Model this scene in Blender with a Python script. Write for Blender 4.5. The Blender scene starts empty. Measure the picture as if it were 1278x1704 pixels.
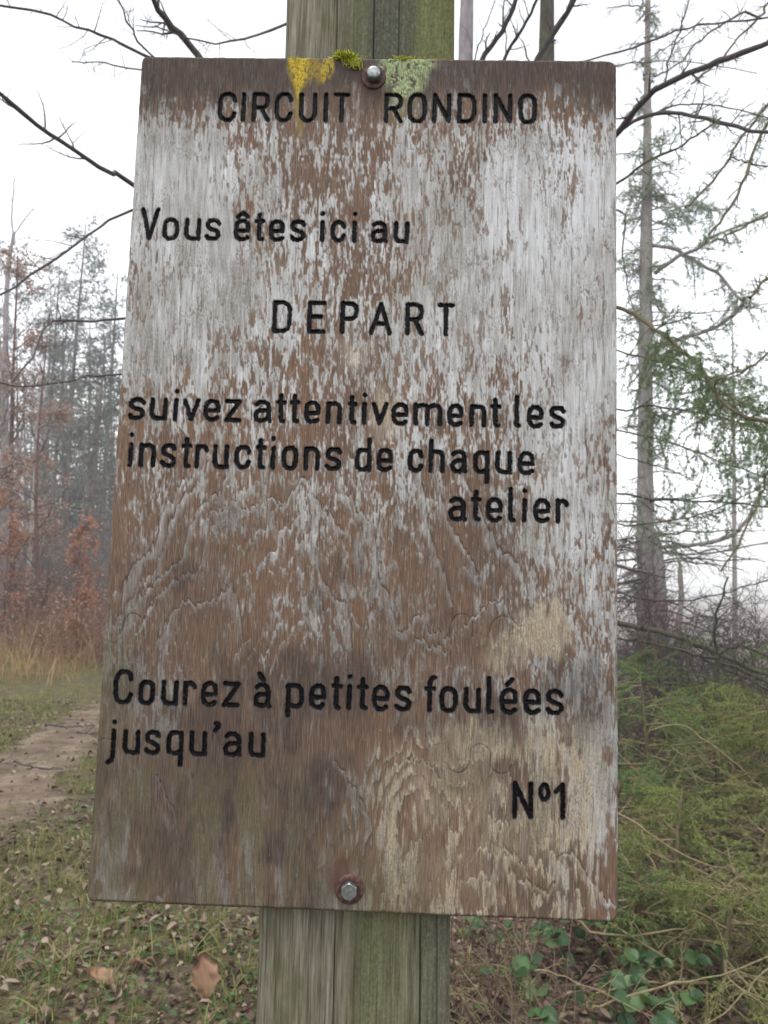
import bpy, bmesh, math
import numpy as np
from mathutils import Vector, Matrix

SC = bpy.context.scene
COL = SC.collection

# ------------------------------------------------------------------ camera
CAM = np.array([0.0337, -0.6041, 1.5])
PITCH, YAW, ROLL, FPX = 0.10191, -0.02782, 0.02907, 1280.0
BW, BH = 0.400, 0.6864            # board width / height
BZ = 1.5 + 0.1024                 # board centre height
cyw, syw, cpt, spt = math.cos(YAW), math.sin(YAW), math.cos(PITCH), math.sin(PITCH)
FWD = np.array([syw * cpt, cyw * cpt, spt])
_r0 = np.array([cyw, -syw, 0.0]); _u0 = np.cross(_r0, FWD)
RGT = math.cos(ROLL) * _r0 + math.sin(ROLL) * _u0
UPV = -math.sin(ROLL) * _r0 + math.cos(ROLL) * _u0
cd = bpy.data.cameras.new('camera'); cam = bpy.data.objects.new('camera', cd); COL.objects.link(cam)
cam.matrix_world = Matrix(((RGT[0], UPV[0], -FWD[0], CAM[0]), (RGT[1], UPV[1], -FWD[1], CAM[1]),
                           (RGT[2], UPV[2], -FWD[2], CAM[2]), (0, 0, 0, 1)))
cd.sensor_fit = 'VERTICAL'; cd.sensor_height = 36.0; cd.lens = 36.0 * FPX / 1704.0
cd.clip_start = 0.05; cd.clip_end = 3000
cd.dof.use_dof = True; cd.dof.focus_distance = 0.605; cd.dof.aperture_fstop = 19.0
SC.camera = cam

# ------------------------------------------------------------------ sky, sun, exposure
SUN_EL, SUN_AZ = math.radians(78), math.radians(200)   # azimuth from +y clockwise: high, behind cloud
w = bpy.data.worlds.new('World'); SC.world = w; w.use_nodes = True
nt = w.node_tree; nt.nodes.clear()
sky = nt.nodes.new('ShaderNodeTexSky'); sky.sky_type = 'NISHITA'; sky.sun_disc = False
sky.sun_elevation = SUN_EL; sky.sun_rotation = SUN_AZ
sky.air_density = 1.0; sky.dust_density = 2.0; sky.ozone_density = 1.0
hs = nt.nodes.new('ShaderNodeHueSaturation'); hs.inputs['Saturation'].default_value = 0.16
bg = nt.nodes.new('ShaderNodeBackground'); bg.inputs['Strength'].default_value = 0.15
wo = nt.nodes.new('ShaderNodeOutputWorld')
nt.links.new(sky.outputs[0], hs.inputs['Color']); nt.links.new(hs.outputs[0], bg.inputs[0]); nt.links.new(bg.outputs[0], wo.inputs[0])
sd = bpy.data.lights.new('sun', 'SUN'); sd.energy = 0.5; sd.angle = math.radians(25); sd.color = (1.0, 0.98, 0.96)
so = bpy.data.objects.new('sun', sd); COL.objects.link(so)
sv = Vector((math.sin(SUN_AZ) * math.cos(SUN_EL), math.cos(SUN_AZ) * math.cos(SUN_EL), math.sin(SUN_EL)))
so.rotation_euler = sv.to_track_quat('Z', 'Y').to_euler(); so.location = (0, -3, 8)
SC.view_settings.view_transform = 'Standard'; SC.view_settings.look = 'None'
SC.view_settings.exposure = 1.46; SC.view_settings.gamma = 1.0
SC.cycles.use_denoising = True
SC.cycles.volume_bounces = 3; SC.cycles.max_bounces = 8; SC.cycles.transparent_max_bounces = 8

# ------------------------------------------------------------------ helpers
def lin(r, g, b):
    f = lambda c: (c / 255 / 12.92) if c / 255 <= 0.04045 else ((c / 255 + 0.055) / 1.055) ** 2.4
    return (f(r), f(g), f(b), 1.0)

def ray(px, py):
    d = FWD + RGT * ((px - 639.0) / FPX) - UPV * ((py - 852.0) / FPX)
    return d
def at(px, py, Y):
    """point seen at photo pixel (px, py) standing at world depth y = Y"""
    d = ray(px, py); return CAM + d * ((Y - CAM[1]) / d[1])
def topx(P):
    d = P - CAM; z = d @ FWD
    return 639 + FPX * (d @ RGT) / z, 852 - FPX * (d @ UPV) / z

def tag(o, label=None, cat=None, group=None, kind=None):
    if label: o['label'] = label
    if cat: o['category'] = cat
    if group: o['group'] = group
    if kind: o['kind'] = kind
    return o
def empty(name, loc, label, cat, group=None):
    o = bpy.data.objects.new(name, None); COL.objects.link(o); o.location = [float(c) for c in loc]
    o.empty_display_size = 0.1
    return tag(o, label, cat, group)
def link_mesh(name, me, mat, parent=None):
    o = bpy.data.objects.new(name, me); COL.objects.link(o)
    if mat is not None: me.materials.append(mat)
    if parent is not None:
        root = parent; off = Vector((0, 0, 0))
        while root is not None: off += root.location; root = root.parent
        o.parent = parent; me.transform(Matrix.Translation(-off))
    return o
def mesh_np(name, V, F, mat, parent=None, smooth=True):
    """V (n,3); F (m,k) constant arity, or list of such arrays"""
    me = bpy.data.meshes.new(name)
    Fs = F if isinstance(F, list) else [F]
    Fs = [np.asarray(f, dtype=np.int32) for f in Fs if len(f)]
    V = np.ascontiguousarray(V, dtype=np.float32)
    me.vertices.add(len(V)); me.vertices.foreach_set('co', V.ravel())
    loops = np.concatenate([f.ravel() for f in Fs]); cnt = np.concatenate([np.full(len(f), f.shape[1], np.int32) for f in Fs])
    st = np.concatenate([[0], np.cumsum(cnt)[:-1]]).astype(np.int32)
    me.loops.add(len(loops)); me.loops.foreach_set('vertex_index', loops)
    me.polygons.add(len(cnt)); me.polygons.foreach_set('loop_start', st)
    me.update(calc_edges=True); me.validate()
    if smooth: me.polygons.foreach_set('use_smooth', np.ones(len(me.polygons), bool))
    return link_mesh(name, me, mat, parent)

class Soup:
    """collects batches of verts/faces into one mesh"""
    def __init__(s): s.V = []; s.F3 = []; s.F4 = []; s.n = 0
    def add(s, V, F):
        V = np.asarray(V, float).reshape(-1, 3); F = np.asarray(F, int)
        (s.F3 if F.shape[1] == 3 else s.F4).append(F + s.n); s.V.append(V); s.n += len(V)
    def build(s, name, mat, parent=None, smooth=True):
        if not s.V: return None
        Fs = [np.concatenate(f) for f in (s.F3, s.F4) if f]
        return mesh_np(name, np.concatenate(s.V), Fs, mat, parent, smooth)

def unit(v): return v / np.maximum(np.linalg.norm(v, axis=-1, keepdims=True), 1e-9)

def tubes(S, P, R, sides=4, cap=True):
    """P (N,K,3) polylines, R (N,K) radii"""
    P = np.asarray(P, float); R = np.asarray(R, float)
    if P.ndim == 2: P = P[None]; R = R[None]
    N, K = R.shape
    T = np.empty_like(P); T[:, 1:-1] = P[:, 2:] - P[:, :-2]; T[:, 0] = P[:, 1] - P[:, 0]; T[:, -1] = P[:, -1] - P[:, -2]
    T = unit(T)
    mean = unit(P[:, -1] - P[:, 0])
    ref = np.where(np.abs(mean[:, 2:3]) > 0.8, np.array([[1.0, 0.13, 0]]), np.array([[0.05, 0.1, 1.0]]))[:, None, :]
    A = unit(np.cross(T, np.broadcast_to(ref, T.shape))); B = np.cross(T, A)
    a = np.arange(sides) / sides * 2 * math.pi
    ring = P[:, :, None, :] + R[:, :, None, None] * (A[:, :, None, :] * np.cos(a)[None, None, :, None] + B[:, :, None, :] * np.sin(a)[None, None, :, None])
    V = ring.reshape(-1, 3)
    i = np.arange(N)[:, None, None]; k = np.arange(K - 1)[None, :, None]; j = np.arange(sides)[None, None, :]
    b = (i * K + k) * sides; jn = (j + 1) % sides
    F = np.stack([b + j, b + jn, b + sides + jn, b + sides + j], -1).reshape(-1, 4)
    S.add(V, F)

def resample(pts, n, rng=None, jit=0.0):
    """Catmull-Rom through pts"""
    p = np.asarray(pts, float); m = len(p)
    q = np.vstack([2 * p[0] - p[1], p, 2 * p[-1] - p[-2]])
    t = np.linspace(0, m - 1 - 1e-6, n); k = t.astype(int); u = (t - k)[:, None]
    a, b, c, d = q[k], q[k + 1], q[k + 2], q[k + 3]
    o = 0.5 * ((2 * b) + (c - a) * u + (2 * a - 5 * b + 4 * c - d) * u ** 2 + (-a + 3 * b - 3 * c + d) * u ** 3)
    if rng is not None and jit: o[1:-1] += rng.normal(0, jit, (n - 2, 3))
    return o

def spawn(rng, P, R, m, t0, t1, length, spread, up=0.0, wig=0.12, K=4, rk=0.6, rtip=0.25, rmin=0.0008, taper=True, side=None):
    """m children per parent polyline; returns P2 (N*m,K,3), R2"""
    N, Kp = R.shape
    t = (np.arange(m)[None] + rng.random((N, m))) / m * (t1 - t0) + t0
    f = t * (Kp - 1); k = np.minimum(f.astype(int), Kp - 2); u = (f - k)[..., None]
    ii = np.arange(N)[:, None]
    base = P[ii, k] * (1 - u) + P[ii, k + 1] * u
    tan = unit(P[ii, k + 1] - P[ii, k])
    r = (R[ii, k] * (1 - u[..., 0]) + R[ii, k + 1] * u[..., 0])
    rnd = unit(rng.normal(size=(N, m, 3)))
    if side is not None: rnd = unit(rnd + side * np.sign(rng.random((N, m, 1)) - .5) * np.cross(tan, [0, 0, 1.0]))
    perp = unit(rnd - (rnd * tan).sum(-1, keepdims=True) * tan)
    ang = np.radians(spread) * (0.75 + 0.5 * rng.random((N, m, 1)))
    d = tan * np.cos(ang) + perp * np.sin(ang)
    L = length * (0.5 + 0.8 * rng.random((N, m)))
    if taper: L = L * (1.15 - 0.75 * (t - t0) / max(1e-6, t1 - t0))
    pts = [base]; cur = base
    for q in range(K - 1):
        d = unit(d + np.array([0, 0, up]) / (K - 1) + rng.normal(0, wig, (N, m, 3)))
        cur = cur + d * (L / (K - 1))[..., None]; pts.append(cur)
    P2 = np.stack(pts, 2).reshape(N * m, K, 3)
    r0 = np.maximum(r * rk, rmin).reshape(-1)
    R2 = np.maximum(r0[:, None] * np.linspace(1, rtip, K)[None], rmin * 0.6)
    return P2, R2

def sample_on(rng, P, n, t0=0.0, t1=1.0):
    N, K, _ = P.shape
    i = rng.integers(0, N, n); f = (t0 + (t1 - t0) * rng.random(n)) * (K - 1); k = np.minimum(f.astype(int), K - 2); u = (f - k)[:, None]
    return P[i, k] * (1 - u) + P[i, k + 1] * u, unit(P[i, k + 1] - P[i, k])

def needles(S, rng, P, per_m, L, Wd, spread=55, droop=0.0, t0=0.0):
    seg = np.linalg.norm(np.diff(P, axis=1), axis=2).sum(1); n = int(seg.sum() * per_m * (1 - t0))
    if n < 1: return
    pr = seg / seg.sum(); N, K, _ = P.shape
    i = rng.choice(N, n, p=pr); f = (t0 + (1 - t0) * rng.random(n)) * (K - 1); k = np.minimum(f.astype(int), K - 2); u = (f - k)[:, None]
    b = P[i, k] * (1 - u) + P[i, k + 1] * u; t = unit(P[i, k + 1] - P[i, k])
    r = unit(rng.normal(size=(n, 3))); p = unit(r - (r * t).sum(1, keepdims=True) * t)
    a = np.radians(spread) * (0.6 + 0.7 * rng.random((n, 1)))
    d = unit(t * np.cos(a) + p * np.sin(a) + np.array([0, 0, -droop]))
    s = unit(np.cross(d, rng.normal(size=(n, 3))))
    l = (L * (0.6 + 0.7 * rng.random((n, 1)))); wd = Wd * (0.7 + 0.6 * rng.random((n, 1)))
    V = np.stack([b + s * wd * .35, b - s * wd * .35, b + d * l * .55 + s * wd * -.5, b + d * l, b + d * l * .55 + s * wd * .5], 1).reshape(-1, 3)
    o = np.arange(n)[:, None] * 5
    S.add(V, np.concatenate([np.hstack([o, o + 1, o + 2, o + 4])]))
    S.F3.append(np.hstack([o + 4, o + 2, o + 3]) + S.n - len(V))

def leaves(S, rng, B, D, L, Wd, curl=0.35, flat=0.0):
    """bent leaf of 6 verts at base B, direction D"""
    n = len(B)
    D = unit(D); s = unit(np.cross(D, rng.normal(size=(n, 3)) + np.array([0, 0, flat])))
    nn = np.cross(s, D)
    l = L * (0.65 + 0.7 * rng.random((n, 1))); wd = Wd * (0.7 + 0.6 * rng.random((n, 1)))
    c = curl * rng.normal(size=(n, 1)); c2 = curl * rng.normal(size=(n, 1))
    mid1 = B + D * l * .35 + nn * c * wd * .3; mid2 = B + D * l * .7 + nn * c * wd * .5
    e = nn * (0.25 + c2) * wd
    V = np.stack([B, mid1 + s * wd * .45 + e, mid2 + s * wd * .38 + e, B + D * l + nn * c * wd, mid2 - s * wd * .38 + e, mid1 - s * wd * .45 + e, mid1, mid2], 1).reshape(-1, 3)
    o = np.arange(n)[:, None] * 8
    n0 = S.n
    S.add(V, np.concatenate([np.hstack([o + 6, o + 1, o + 2, o + 7]), np.hstack([o + 5, o + 6, o + 7, o + 4])]))
    S.F3.append(np.concatenate([np.hstack([o, o + 1, o + 6]), np.hstack([o, o + 6, o + 5]), np.hstack([o + 7, o + 2, o + 3]), np.hstack([o + 4, o + 7, o + 3])]) + n0)

# 2-D value noise in numpy
_rt = np.random.default_rng(7).random((8, 256, 256))
def vn(x, y, seed=0):
    x = np.asarray(x, float); y = np.asarray(y, float)
    xi = np.floor(x).astype(int); yi = np.floor(y).astype(int); fx = x - xi; fy = y - yi
    fx = fx * fx * (3 - 2 * fx); fy = fy * fy * (3 - 2 * fy); t = _rt[seed % 8]; o = seed * 37
    g = lambda a, b: t[(a + o) & 255, (b + o * 3) & 255]
    return (g(xi, yi) * (1 - fx) + g(xi + 1, yi) * fx) * (1 - fy) + (g(xi, yi + 1) * (1 - fx) + g(xi + 1, yi + 1) * fx) * fy
def fbm(x, y, seed=0, oc=4, gain=0.55):
    s = 0; a = 1; tot = 0
    for k in range(oc):
        s = s + a * vn(x * 2 ** k, y * 2 ** k, seed + k); tot += a; a *= gain
    return s / tot
def sstep(a, b, x):
    t = np.clip((x - a) / (b - a), 0, 1); return t * t * (3 - 2 * t)

# ------------------------------------------------------------------ materials
class NT:
    def __init__(s, name):
        s.m = bpy.data.materials.new(name); s.m.use_nodes = True; s.t = s.m.node_tree
        s.b = s.t.nodes['Principled BSDF']; s.L = s.t.links.new
    def n(s, ty, **kw):
        o = s.t.nodes.new(ty)
        for k, v in kw.items(): setattr(o, k, v)
        return o
    def coord(s, scale=(1, 1, 1), kind='Object'):
        c = s.n('ShaderNodeTexCoord'); mp = s.n('ShaderNodeMapping'); mp.inputs['Scale'].default_value = scale
        s.L(c.outputs[kind], mp.inputs[0]); return mp.outputs[0]
    def noise(s, vec, scale=1.0, detail=4, rough=0.6, dist=0.0):
        o = s.n('ShaderNodeTexNoise'); o.inputs['Scale'].default_value = scale; o.inputs['Detail'].default_value = detail
        o.inputs['Roughness'].default_value = rough; o.inputs['Distortion'].default_value = dist
        if vec is not None: s.L(vec, o.inputs['Vector'])
        return o.outputs['Fac']
    def ramp(s, fac, stops, interp='LINEAR'):
        o = s.n('ShaderNodeValToRGB'); e = o.color_ramp.elements; o.color_ramp.interpolation = interp
        while len(e) > 1: e.remove(e[0])
        e[0].position, e[0].color = stops[0]
        for p, c in stops[1:]:
            q = e.new(p); q.color = c
        s.L(fac, o.inputs[0]); return o.outputs[0]
    def mix(s, fac, a, b, blend='MIX'):
        o = s.n('ShaderNodeMix', data_type='RGBA', blend_type=blend)
        for i, v in ((0, fac), (6, a), (7, b)):
            if isinstance(v, bpy.types.NodeSocket): s.L(v, o.inputs[i])
            else: o.inputs[i].default_value = v
        return o.outputs[2]
    def math(s, op, a, b=None, c=None, clamp=False):
        o = s.n('ShaderNodeMath', operation=op); o.use_clamp = clamp
        for i, v in enumerate((a, b, c)):
            if v is None: continue
            if isinstance(v, bpy.types.NodeSocket): s.L(v, o.inputs[i])
            else: o.inputs[i].default_value = v
        return o.outputs[0]
    def attr(s, name):
        o = s.n('ShaderNodeAttribute'); o.attribute_name = name; sp = s.n('ShaderNodeSeparateColor')
        s.L(o.outputs['Color'], sp.inputs[0]); return sp.outputs[0], sp.outputs[1], sp.outputs[2], o.outputs['Alpha']
    def bump(s, h, strength=0.3, dist=0.001):
        o = s.n('ShaderNodeBump'); o.inputs['Strength'].default_value = strength; o.inputs['Distance'].default_value = dist
        s.L(h, o.inputs['Height']); s.L(o.outputs[0], s.b.inputs['Normal'])
    def out(s, col, rough=0.85, spec=0.25):
        s.L(col, s.b.inputs['Base Color']) if isinstance(col, bpy.types.NodeSocket) else setattr(s.b.inputs['Base Color'], 'default_value', col)
        if isinstance(rough, bpy.types.NodeSocket): s.L(rough, s.b.inputs['Roughness'])
        else: s.b.inputs['Roughness'].default_value = rough
        s.b.inputs['Specular IOR Level'].default_value = spec
        return s.m

def bark_mat(name, c1, c2, c3, sc=40, moss=None, mossamt=0.5):
    t = NT(name); v = t.coord((1, 1, 0.35)); n1 = t.noise(v, sc, 6, .65); n2 = t.noise(v, sc * 0.14, 3)
    col = t.ramp(n1, [(.3, c1), (.55, c2), (.75, c3)])
    col = t.mix(t.math('MULTIPLY', n2, .5), col, c1)
    if moss:
        n3 = t.noise(t.coord((1, 1, 1)), 6, 5, .7)
        col = t.mix(t.ramp(n3, [(mossamt, (0, 0, 0, 1)), (mossamt + .12, (1, 1, 1, 1))]), col, moss)
    t.bump(n1, .6, .004); return t.out(col, .9, .15)

def leaf_mat(name, stops, sc=None, rough=0.6, trans=0.25):
    """colour varies leaf by leaf"""
    t = NT(name)
    g = t.n('ShaderNodeNewGeometry')
    n2 = t.noise(t.coord(), 0.9, 3)
    f = t.math('ADD', t.math('MULTIPLY', g.outputs['Random Per Island'], .75), t.math('MULTIPLY', t.math('SUBTRACT', n2, .35), .8), clamp=True)
    col = t.ramp(f, [(i / max(1, len(stops) - 1), c) for i, c in enumerate(stops)])
    t.out(col, rough, .3)
    if trans:
        tr = t.n('ShaderNodeBsdfTranslucent'); t.L(col, tr.inputs[0]); mx = t.n('ShaderNodeMixShader'); mx.inputs[0].default_value = trans
        t.L(t.b.outputs[0], mx.inputs[1]); t.L(tr.outputs[0], mx.inputs[2])
        t.L(mx.outputs[0], t.t.nodes['Material Output'].inputs[0])
    return t.m

M = {}
M['bark_dark'] = bark_mat('dark branch bark', lin(58, 52, 51), lin(86, 78, 77), lin(118, 111, 108), 90)
M['bark_grey'] = bark_mat('grey bark', lin(110, 104, 101), lin(148, 142, 138), lin(178, 173, 169), 30)  # bark colour paled to stand in for flare against the bright sky
M['bark_pale'] = bark_mat('pale bark', lin(120, 112, 115), lin(150, 143, 147), lin(178, 172, 176), 25)
M['bark_moss'] = bark_mat('mossy bark', lin(52, 48, 42), lin(82, 78, 68), lin(108, 104, 92), 40, lin(82, 88, 48), .58)
M['twig_moss'] = bark_mat('mossy twig bark', lin(72, 66, 50), lin(100, 92, 66), lin(134, 128, 98), 60, lin(112, 112, 50), .58)
M['twig_tan'] = bark_mat('tan twig bark', lin(100, 88, 66), lin(130, 119, 92), lin(158, 149, 120), 60, lin(126, 122, 66), .6)
M['twig_red'] = bark_mat('reddish twig bark', lin(78, 58, 54), lin(110, 86, 80), lin(140, 118, 108), 60)
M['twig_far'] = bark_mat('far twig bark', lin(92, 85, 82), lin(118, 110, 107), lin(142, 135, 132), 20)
M['birch'] = bark_mat('birch bark', lin(96, 90, 84), lin(176, 172, 164), lin(205, 200, 192), 9)
M['needle_pale'] = leaf_mat('pale larch needles', [lin(112, 128, 104), lin(136, 152, 126), lin(160, 172, 150)], trans=.45)
M['needle_green'] = leaf_mat('green needles', [lin(80, 98, 68), lin(106, 126, 86), lin(136, 150, 108)], trans=.4)
M['needle_spruce'] = leaf_mat('young spruce needles', [lin(68, 82, 40), lin(98, 116, 56), lin(130, 142, 74), lin(158, 158, 98)], trans=.45)
M['needle_deep'] = leaf_mat('deep spruce needles', [lin(58, 84, 46), lin(84, 116, 60), lin(112, 142, 80)], trans=.45)
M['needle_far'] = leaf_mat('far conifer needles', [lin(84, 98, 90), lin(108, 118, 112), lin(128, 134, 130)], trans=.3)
M['oak_leaf'] = leaf_mat('brown beech leaves', [lin(124, 100, 90), lin(150, 124, 111), lin(170, 146, 132), lin(184, 166, 152)], trans=.45)
M['rust_leaf'] = leaf_mat('rusty beech leaves', [lin(140, 98, 76), lin(166, 120, 96), lin(186, 146, 122)], trans=.5)
M['bramble'] = leaf_mat('bramble leaves', [lin(34, 54, 30), lin(50, 76, 42), lin(74, 98, 58), lin(98, 112, 66)], rough=.4, trans=.2)
M['litter'] = leaf_mat('fallen leaves', [lin(44, 35, 30), lin(70, 54, 44), lin(94, 74, 62), lin(118, 96, 80), lin(140, 124, 108), lin(80, 70, 62)], trans=.1)
M['bigleaf'] = leaf_mat('tan fallen leaf', [lin(112, 84, 66), lin(146, 114, 88)], trans=.1)
M['grass'] = leaf_mat('grass blades', [lin(68, 78, 42), lin(98, 108, 56), lin(130, 130, 76), lin(160, 150, 106)], trans=.3)
M['herb'] = leaf_mat('small herb leaves', [lin(50, 80, 44), lin(74, 104, 58), lin(98, 122, 72)], trans=.25)
M['straw'] = leaf_mat('dry straw grass', [lin(128, 98, 66), lin(158, 126, 88), lin(178, 150, 112), lin(136, 128, 78)], trans=.3)
M['bracken'] = leaf_mat('dead bracken', [lin(84, 63, 58), lin(112, 86, 76), lin(138, 110, 96), lin(160, 136, 112)], trans=.25)
M['moss'] = leaf_mat('bright moss', [lin(126, 136, 36), lin(172, 180, 56), lin(208, 206, 84)], trans=.2)

# ------------------------------------------------------------------ terrain
def gh(x, y):
    x = np.asarray(x, float); y = np.asarray(y, float)
    h = 0.05 * (fbm(x * .8, y * .8, 2, 3) - .5) + 0.02 * (fbm(x * 5, y * 5, 3, 2) - .5) * (y < 30)
    h = h - 12 * sstep(9, 90, y) * sstep(-2 + .0 * y, 6, x - 0.02 * y)
    h = h + 0.03 * np.clip(y - 9, 0, 30) * sstep(0, -5, x)
    h = h + 13.5 * sstep(150, 420, y)
    return h
def ground_at(px, py):
    d = ray(px, py); t = 1.0
    for _ in range(40):
        P = CAM + d * t; t = t + (P[2] - gh(P[0], P[1])) / -d[2] * .8
    return CAM + d * t
def path_mid(y): return np.interp(y, [-3, 2, 3.5, 5, 6.5, 8, 10, 13, 17, 25], [-2.2, -2.55, -2.62, -2.82, -3.08, -3.36, -3.75, -4.3, -4.2, -2.0])

xs = np.concatenate([-np.geomspace(160, 12, 24), np.linspace(-11.6, 8, 180), np.geomspace(8.5, 160, 24)])
ys = np.concatenate([np.linspace(-6, -.4, 12), np.linspace(0, 20, 200), np.geomspace(20.6, 700, 60)])
def sheet(xs, ys, fz):
    X, Y = np.meshgrid(xs, ys); nx, ny = len(xs), len(ys)
    V = np.stack([X, Y, fz(X, Y)], -1).reshape(-1, 3)
    i = (np.arange(ny - 1)[:, None] * nx + np.arange(nx - 1)[None]).reshape(-1)
    return V, np.stack([i, i + 1, i + nx + 1, i + nx], 1)
t = NT('forest floor'); v = t.coord()
n1 = t.noise(v, 2.2, 6, .65); n2 = t.noise(v, 22, 5, .7); n3 = t.noise(v, 90, 3, .6)
soil = t.ramp(n2, [(.3, lin(38, 32, 28)), (.46, lin(74, 62, 53)), (.58, lin(108, 94, 82)), (.72, lin(146, 134, 122))])
grs = t.ramp(n3, [(.32, lin(44, 44, 30)), (.5, lin(76, 74, 46)), (.68, lin(108, 100, 68))])
sx = t.n('ShaderNodeSeparateXYZ'); t.L(v, sx.inputs[0])
lft = t.ramp(t.math('MULTIPLY_ADD', sx.outputs[0], .25, .5), [(.0, (.16, .16, .16, 1)), (.45, (.1, .1, .1, 1)), (.6, (-.0, 0, 0, 1))])
gm = t.math('ADD', n1, lft)
col = t.mix(t.ramp(gm, [(.50, (0, 0, 0, 1)), (.66, (.9, .9, .9, 1))]), soil, grs)
n5 = t.noise(v, 9, 5, .7); col = t.mix(t.ramp(n5, [(.52, (0, 0, 0, 1)), (.66, (.8, .8, .8, 1))]), col, lin(54, 45, 38))
col = t.mix(t.ramp(n5, [(.30, (.7, .7, .7, 1)), (.42, (0, 0, 0, 1))]), col, lin(138, 132, 96))
t.bump(t.math('ADD', n2, t.math('MULTIPLY', n3, .5)), .8, .02)
V, F = sheet(xs, ys, gh)
g = mesh_np('ground', V, F, t.out(col, .95, .1)); tag(g, kind='structure')

# path: trodden earth sheet, ragged edges
py_ = np.linspace(-5, 24, 480); u_ = np.linspace(-1, 1, 15)
Yp, Up = np.meshgrid(py_, u_, indexing='ij')
half = 0.30 + .14 * sstep(8, 5, py_) + 0.22 * (fbm(py_ * .9, py_ * 0 + 3, 4, 3) - .5)
edge = (0.7 * (fbm(Yp * 4.0, np.sign(Up) * 9 + Up * 0, 5, 4) - .5)) * np.abs(Up) ** 3
Xp = path_mid(Yp) + Up * (half[:, None] + edge)
Zp = gh(Xp, Yp) + 0.010 - 0.013 * np.abs(Up) ** 4
V = np.stack([Xp, Yp, Zp], -1).reshape(-1, 3); nx = 15
i = (np.arange(len(py_) - 1)[:, None] * nx + np.arange(nx - 1)[None]).reshape(-1)
t = NT('trodden earth'); v = t.coord(); n1 = t.noise(v, 3, 5, .65); n2 = t.noise(v, 30, 5, .7); n4 = t.noise(v, 7, 6, .7)
col = t.ramp(n1, [(.3, lin(74, 62, 52)), (.5, lin(104, 90, 78)), (.7, lin(132, 117, 103))])
col = t.mix(t.ramp(n2, [(.55, (0, 0, 0, 1)), (.7, (1, 1, 1, 1))]), col, lin(62, 52, 45))
col = t.mix(t.ramp(n4, [(.50, (0, 0, 0, 1)), (.68, (1, 1, 1, 1))]), col, lin(78, 77, 50))
t.bump(n2, .8, .02)
p = mesh_np('path', V, np.stack([i, i + 1, i + nx + 1, i + nx], 1), t.out(col, .95, .1)); tag(p, kind='structure')

# ------------------------------------------------------------------ the sign
SIGN = empty('trail_sign', (0.0, 0.08, 0.0), 'weathered plywood trail sign with black routed lettering, bolted to a square wooden post', 'trail sign')

NX, NY = 721, 1237
xg = np.linspace(-BW / 2, BW / 2, NX); zg = np.linspace(BH / 2, -BH / 2, NY)
X, Z = np.meshgrid(xg, zg); CELL = xg[1] - xg[0]
QX, QY = topx(np.stack([X, X * 0, Z + BZ], -1).reshape(-1, 3)); QX = QX.reshape(X.shape); QY = QY.reshape(X.shape)  # measured photo position of each spot
def b2(px, py):
    P = at(px, py, 0.0); return P[0], P[2] - BZ

# --- routed letters: single-stroke glyphs
RR = [(.3, 1), (.7, 1), (.93, .88), (1, .68), (1, .32), (.93, .12), (.7, 0), (.3, 0), (.07, .12), (0, .32), (0, .68), (.07, .88), (.3, 1)]
EE = [(0.02, .47), (.98, .47), (1, .7), (.9, .9), (.65, 1), (.35, 1), (.1, .88), (0, .68), (0, .32), (.1, .1), (.35, 0), (.7, 0), (.95, .1)]
AA = [[(.05, .88), (.3, 1), (.65, 1), (.9, .9), (1, .7), (1, .1), (1.1, 0)], [(1, .56), (.35, .55), (.08, .45), (0, .28), (.08, .08), (.3, 0), (.6, 0), (.85, .08), (1, .25)]]
VV = [(0, 1), (.5, 0), (1, 1)]
BOWL = [(1, .93), (.6, 1), (.25, .97), (.05, .82), (0, .6), (0, .3), (.08, .1), (.3, 0), (.6, 0), (1, .1)]
ARCH = [(0, .82), (.2, .97), (.6, 1), (.88, .92), (1, .7), (1, 0)]
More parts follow.
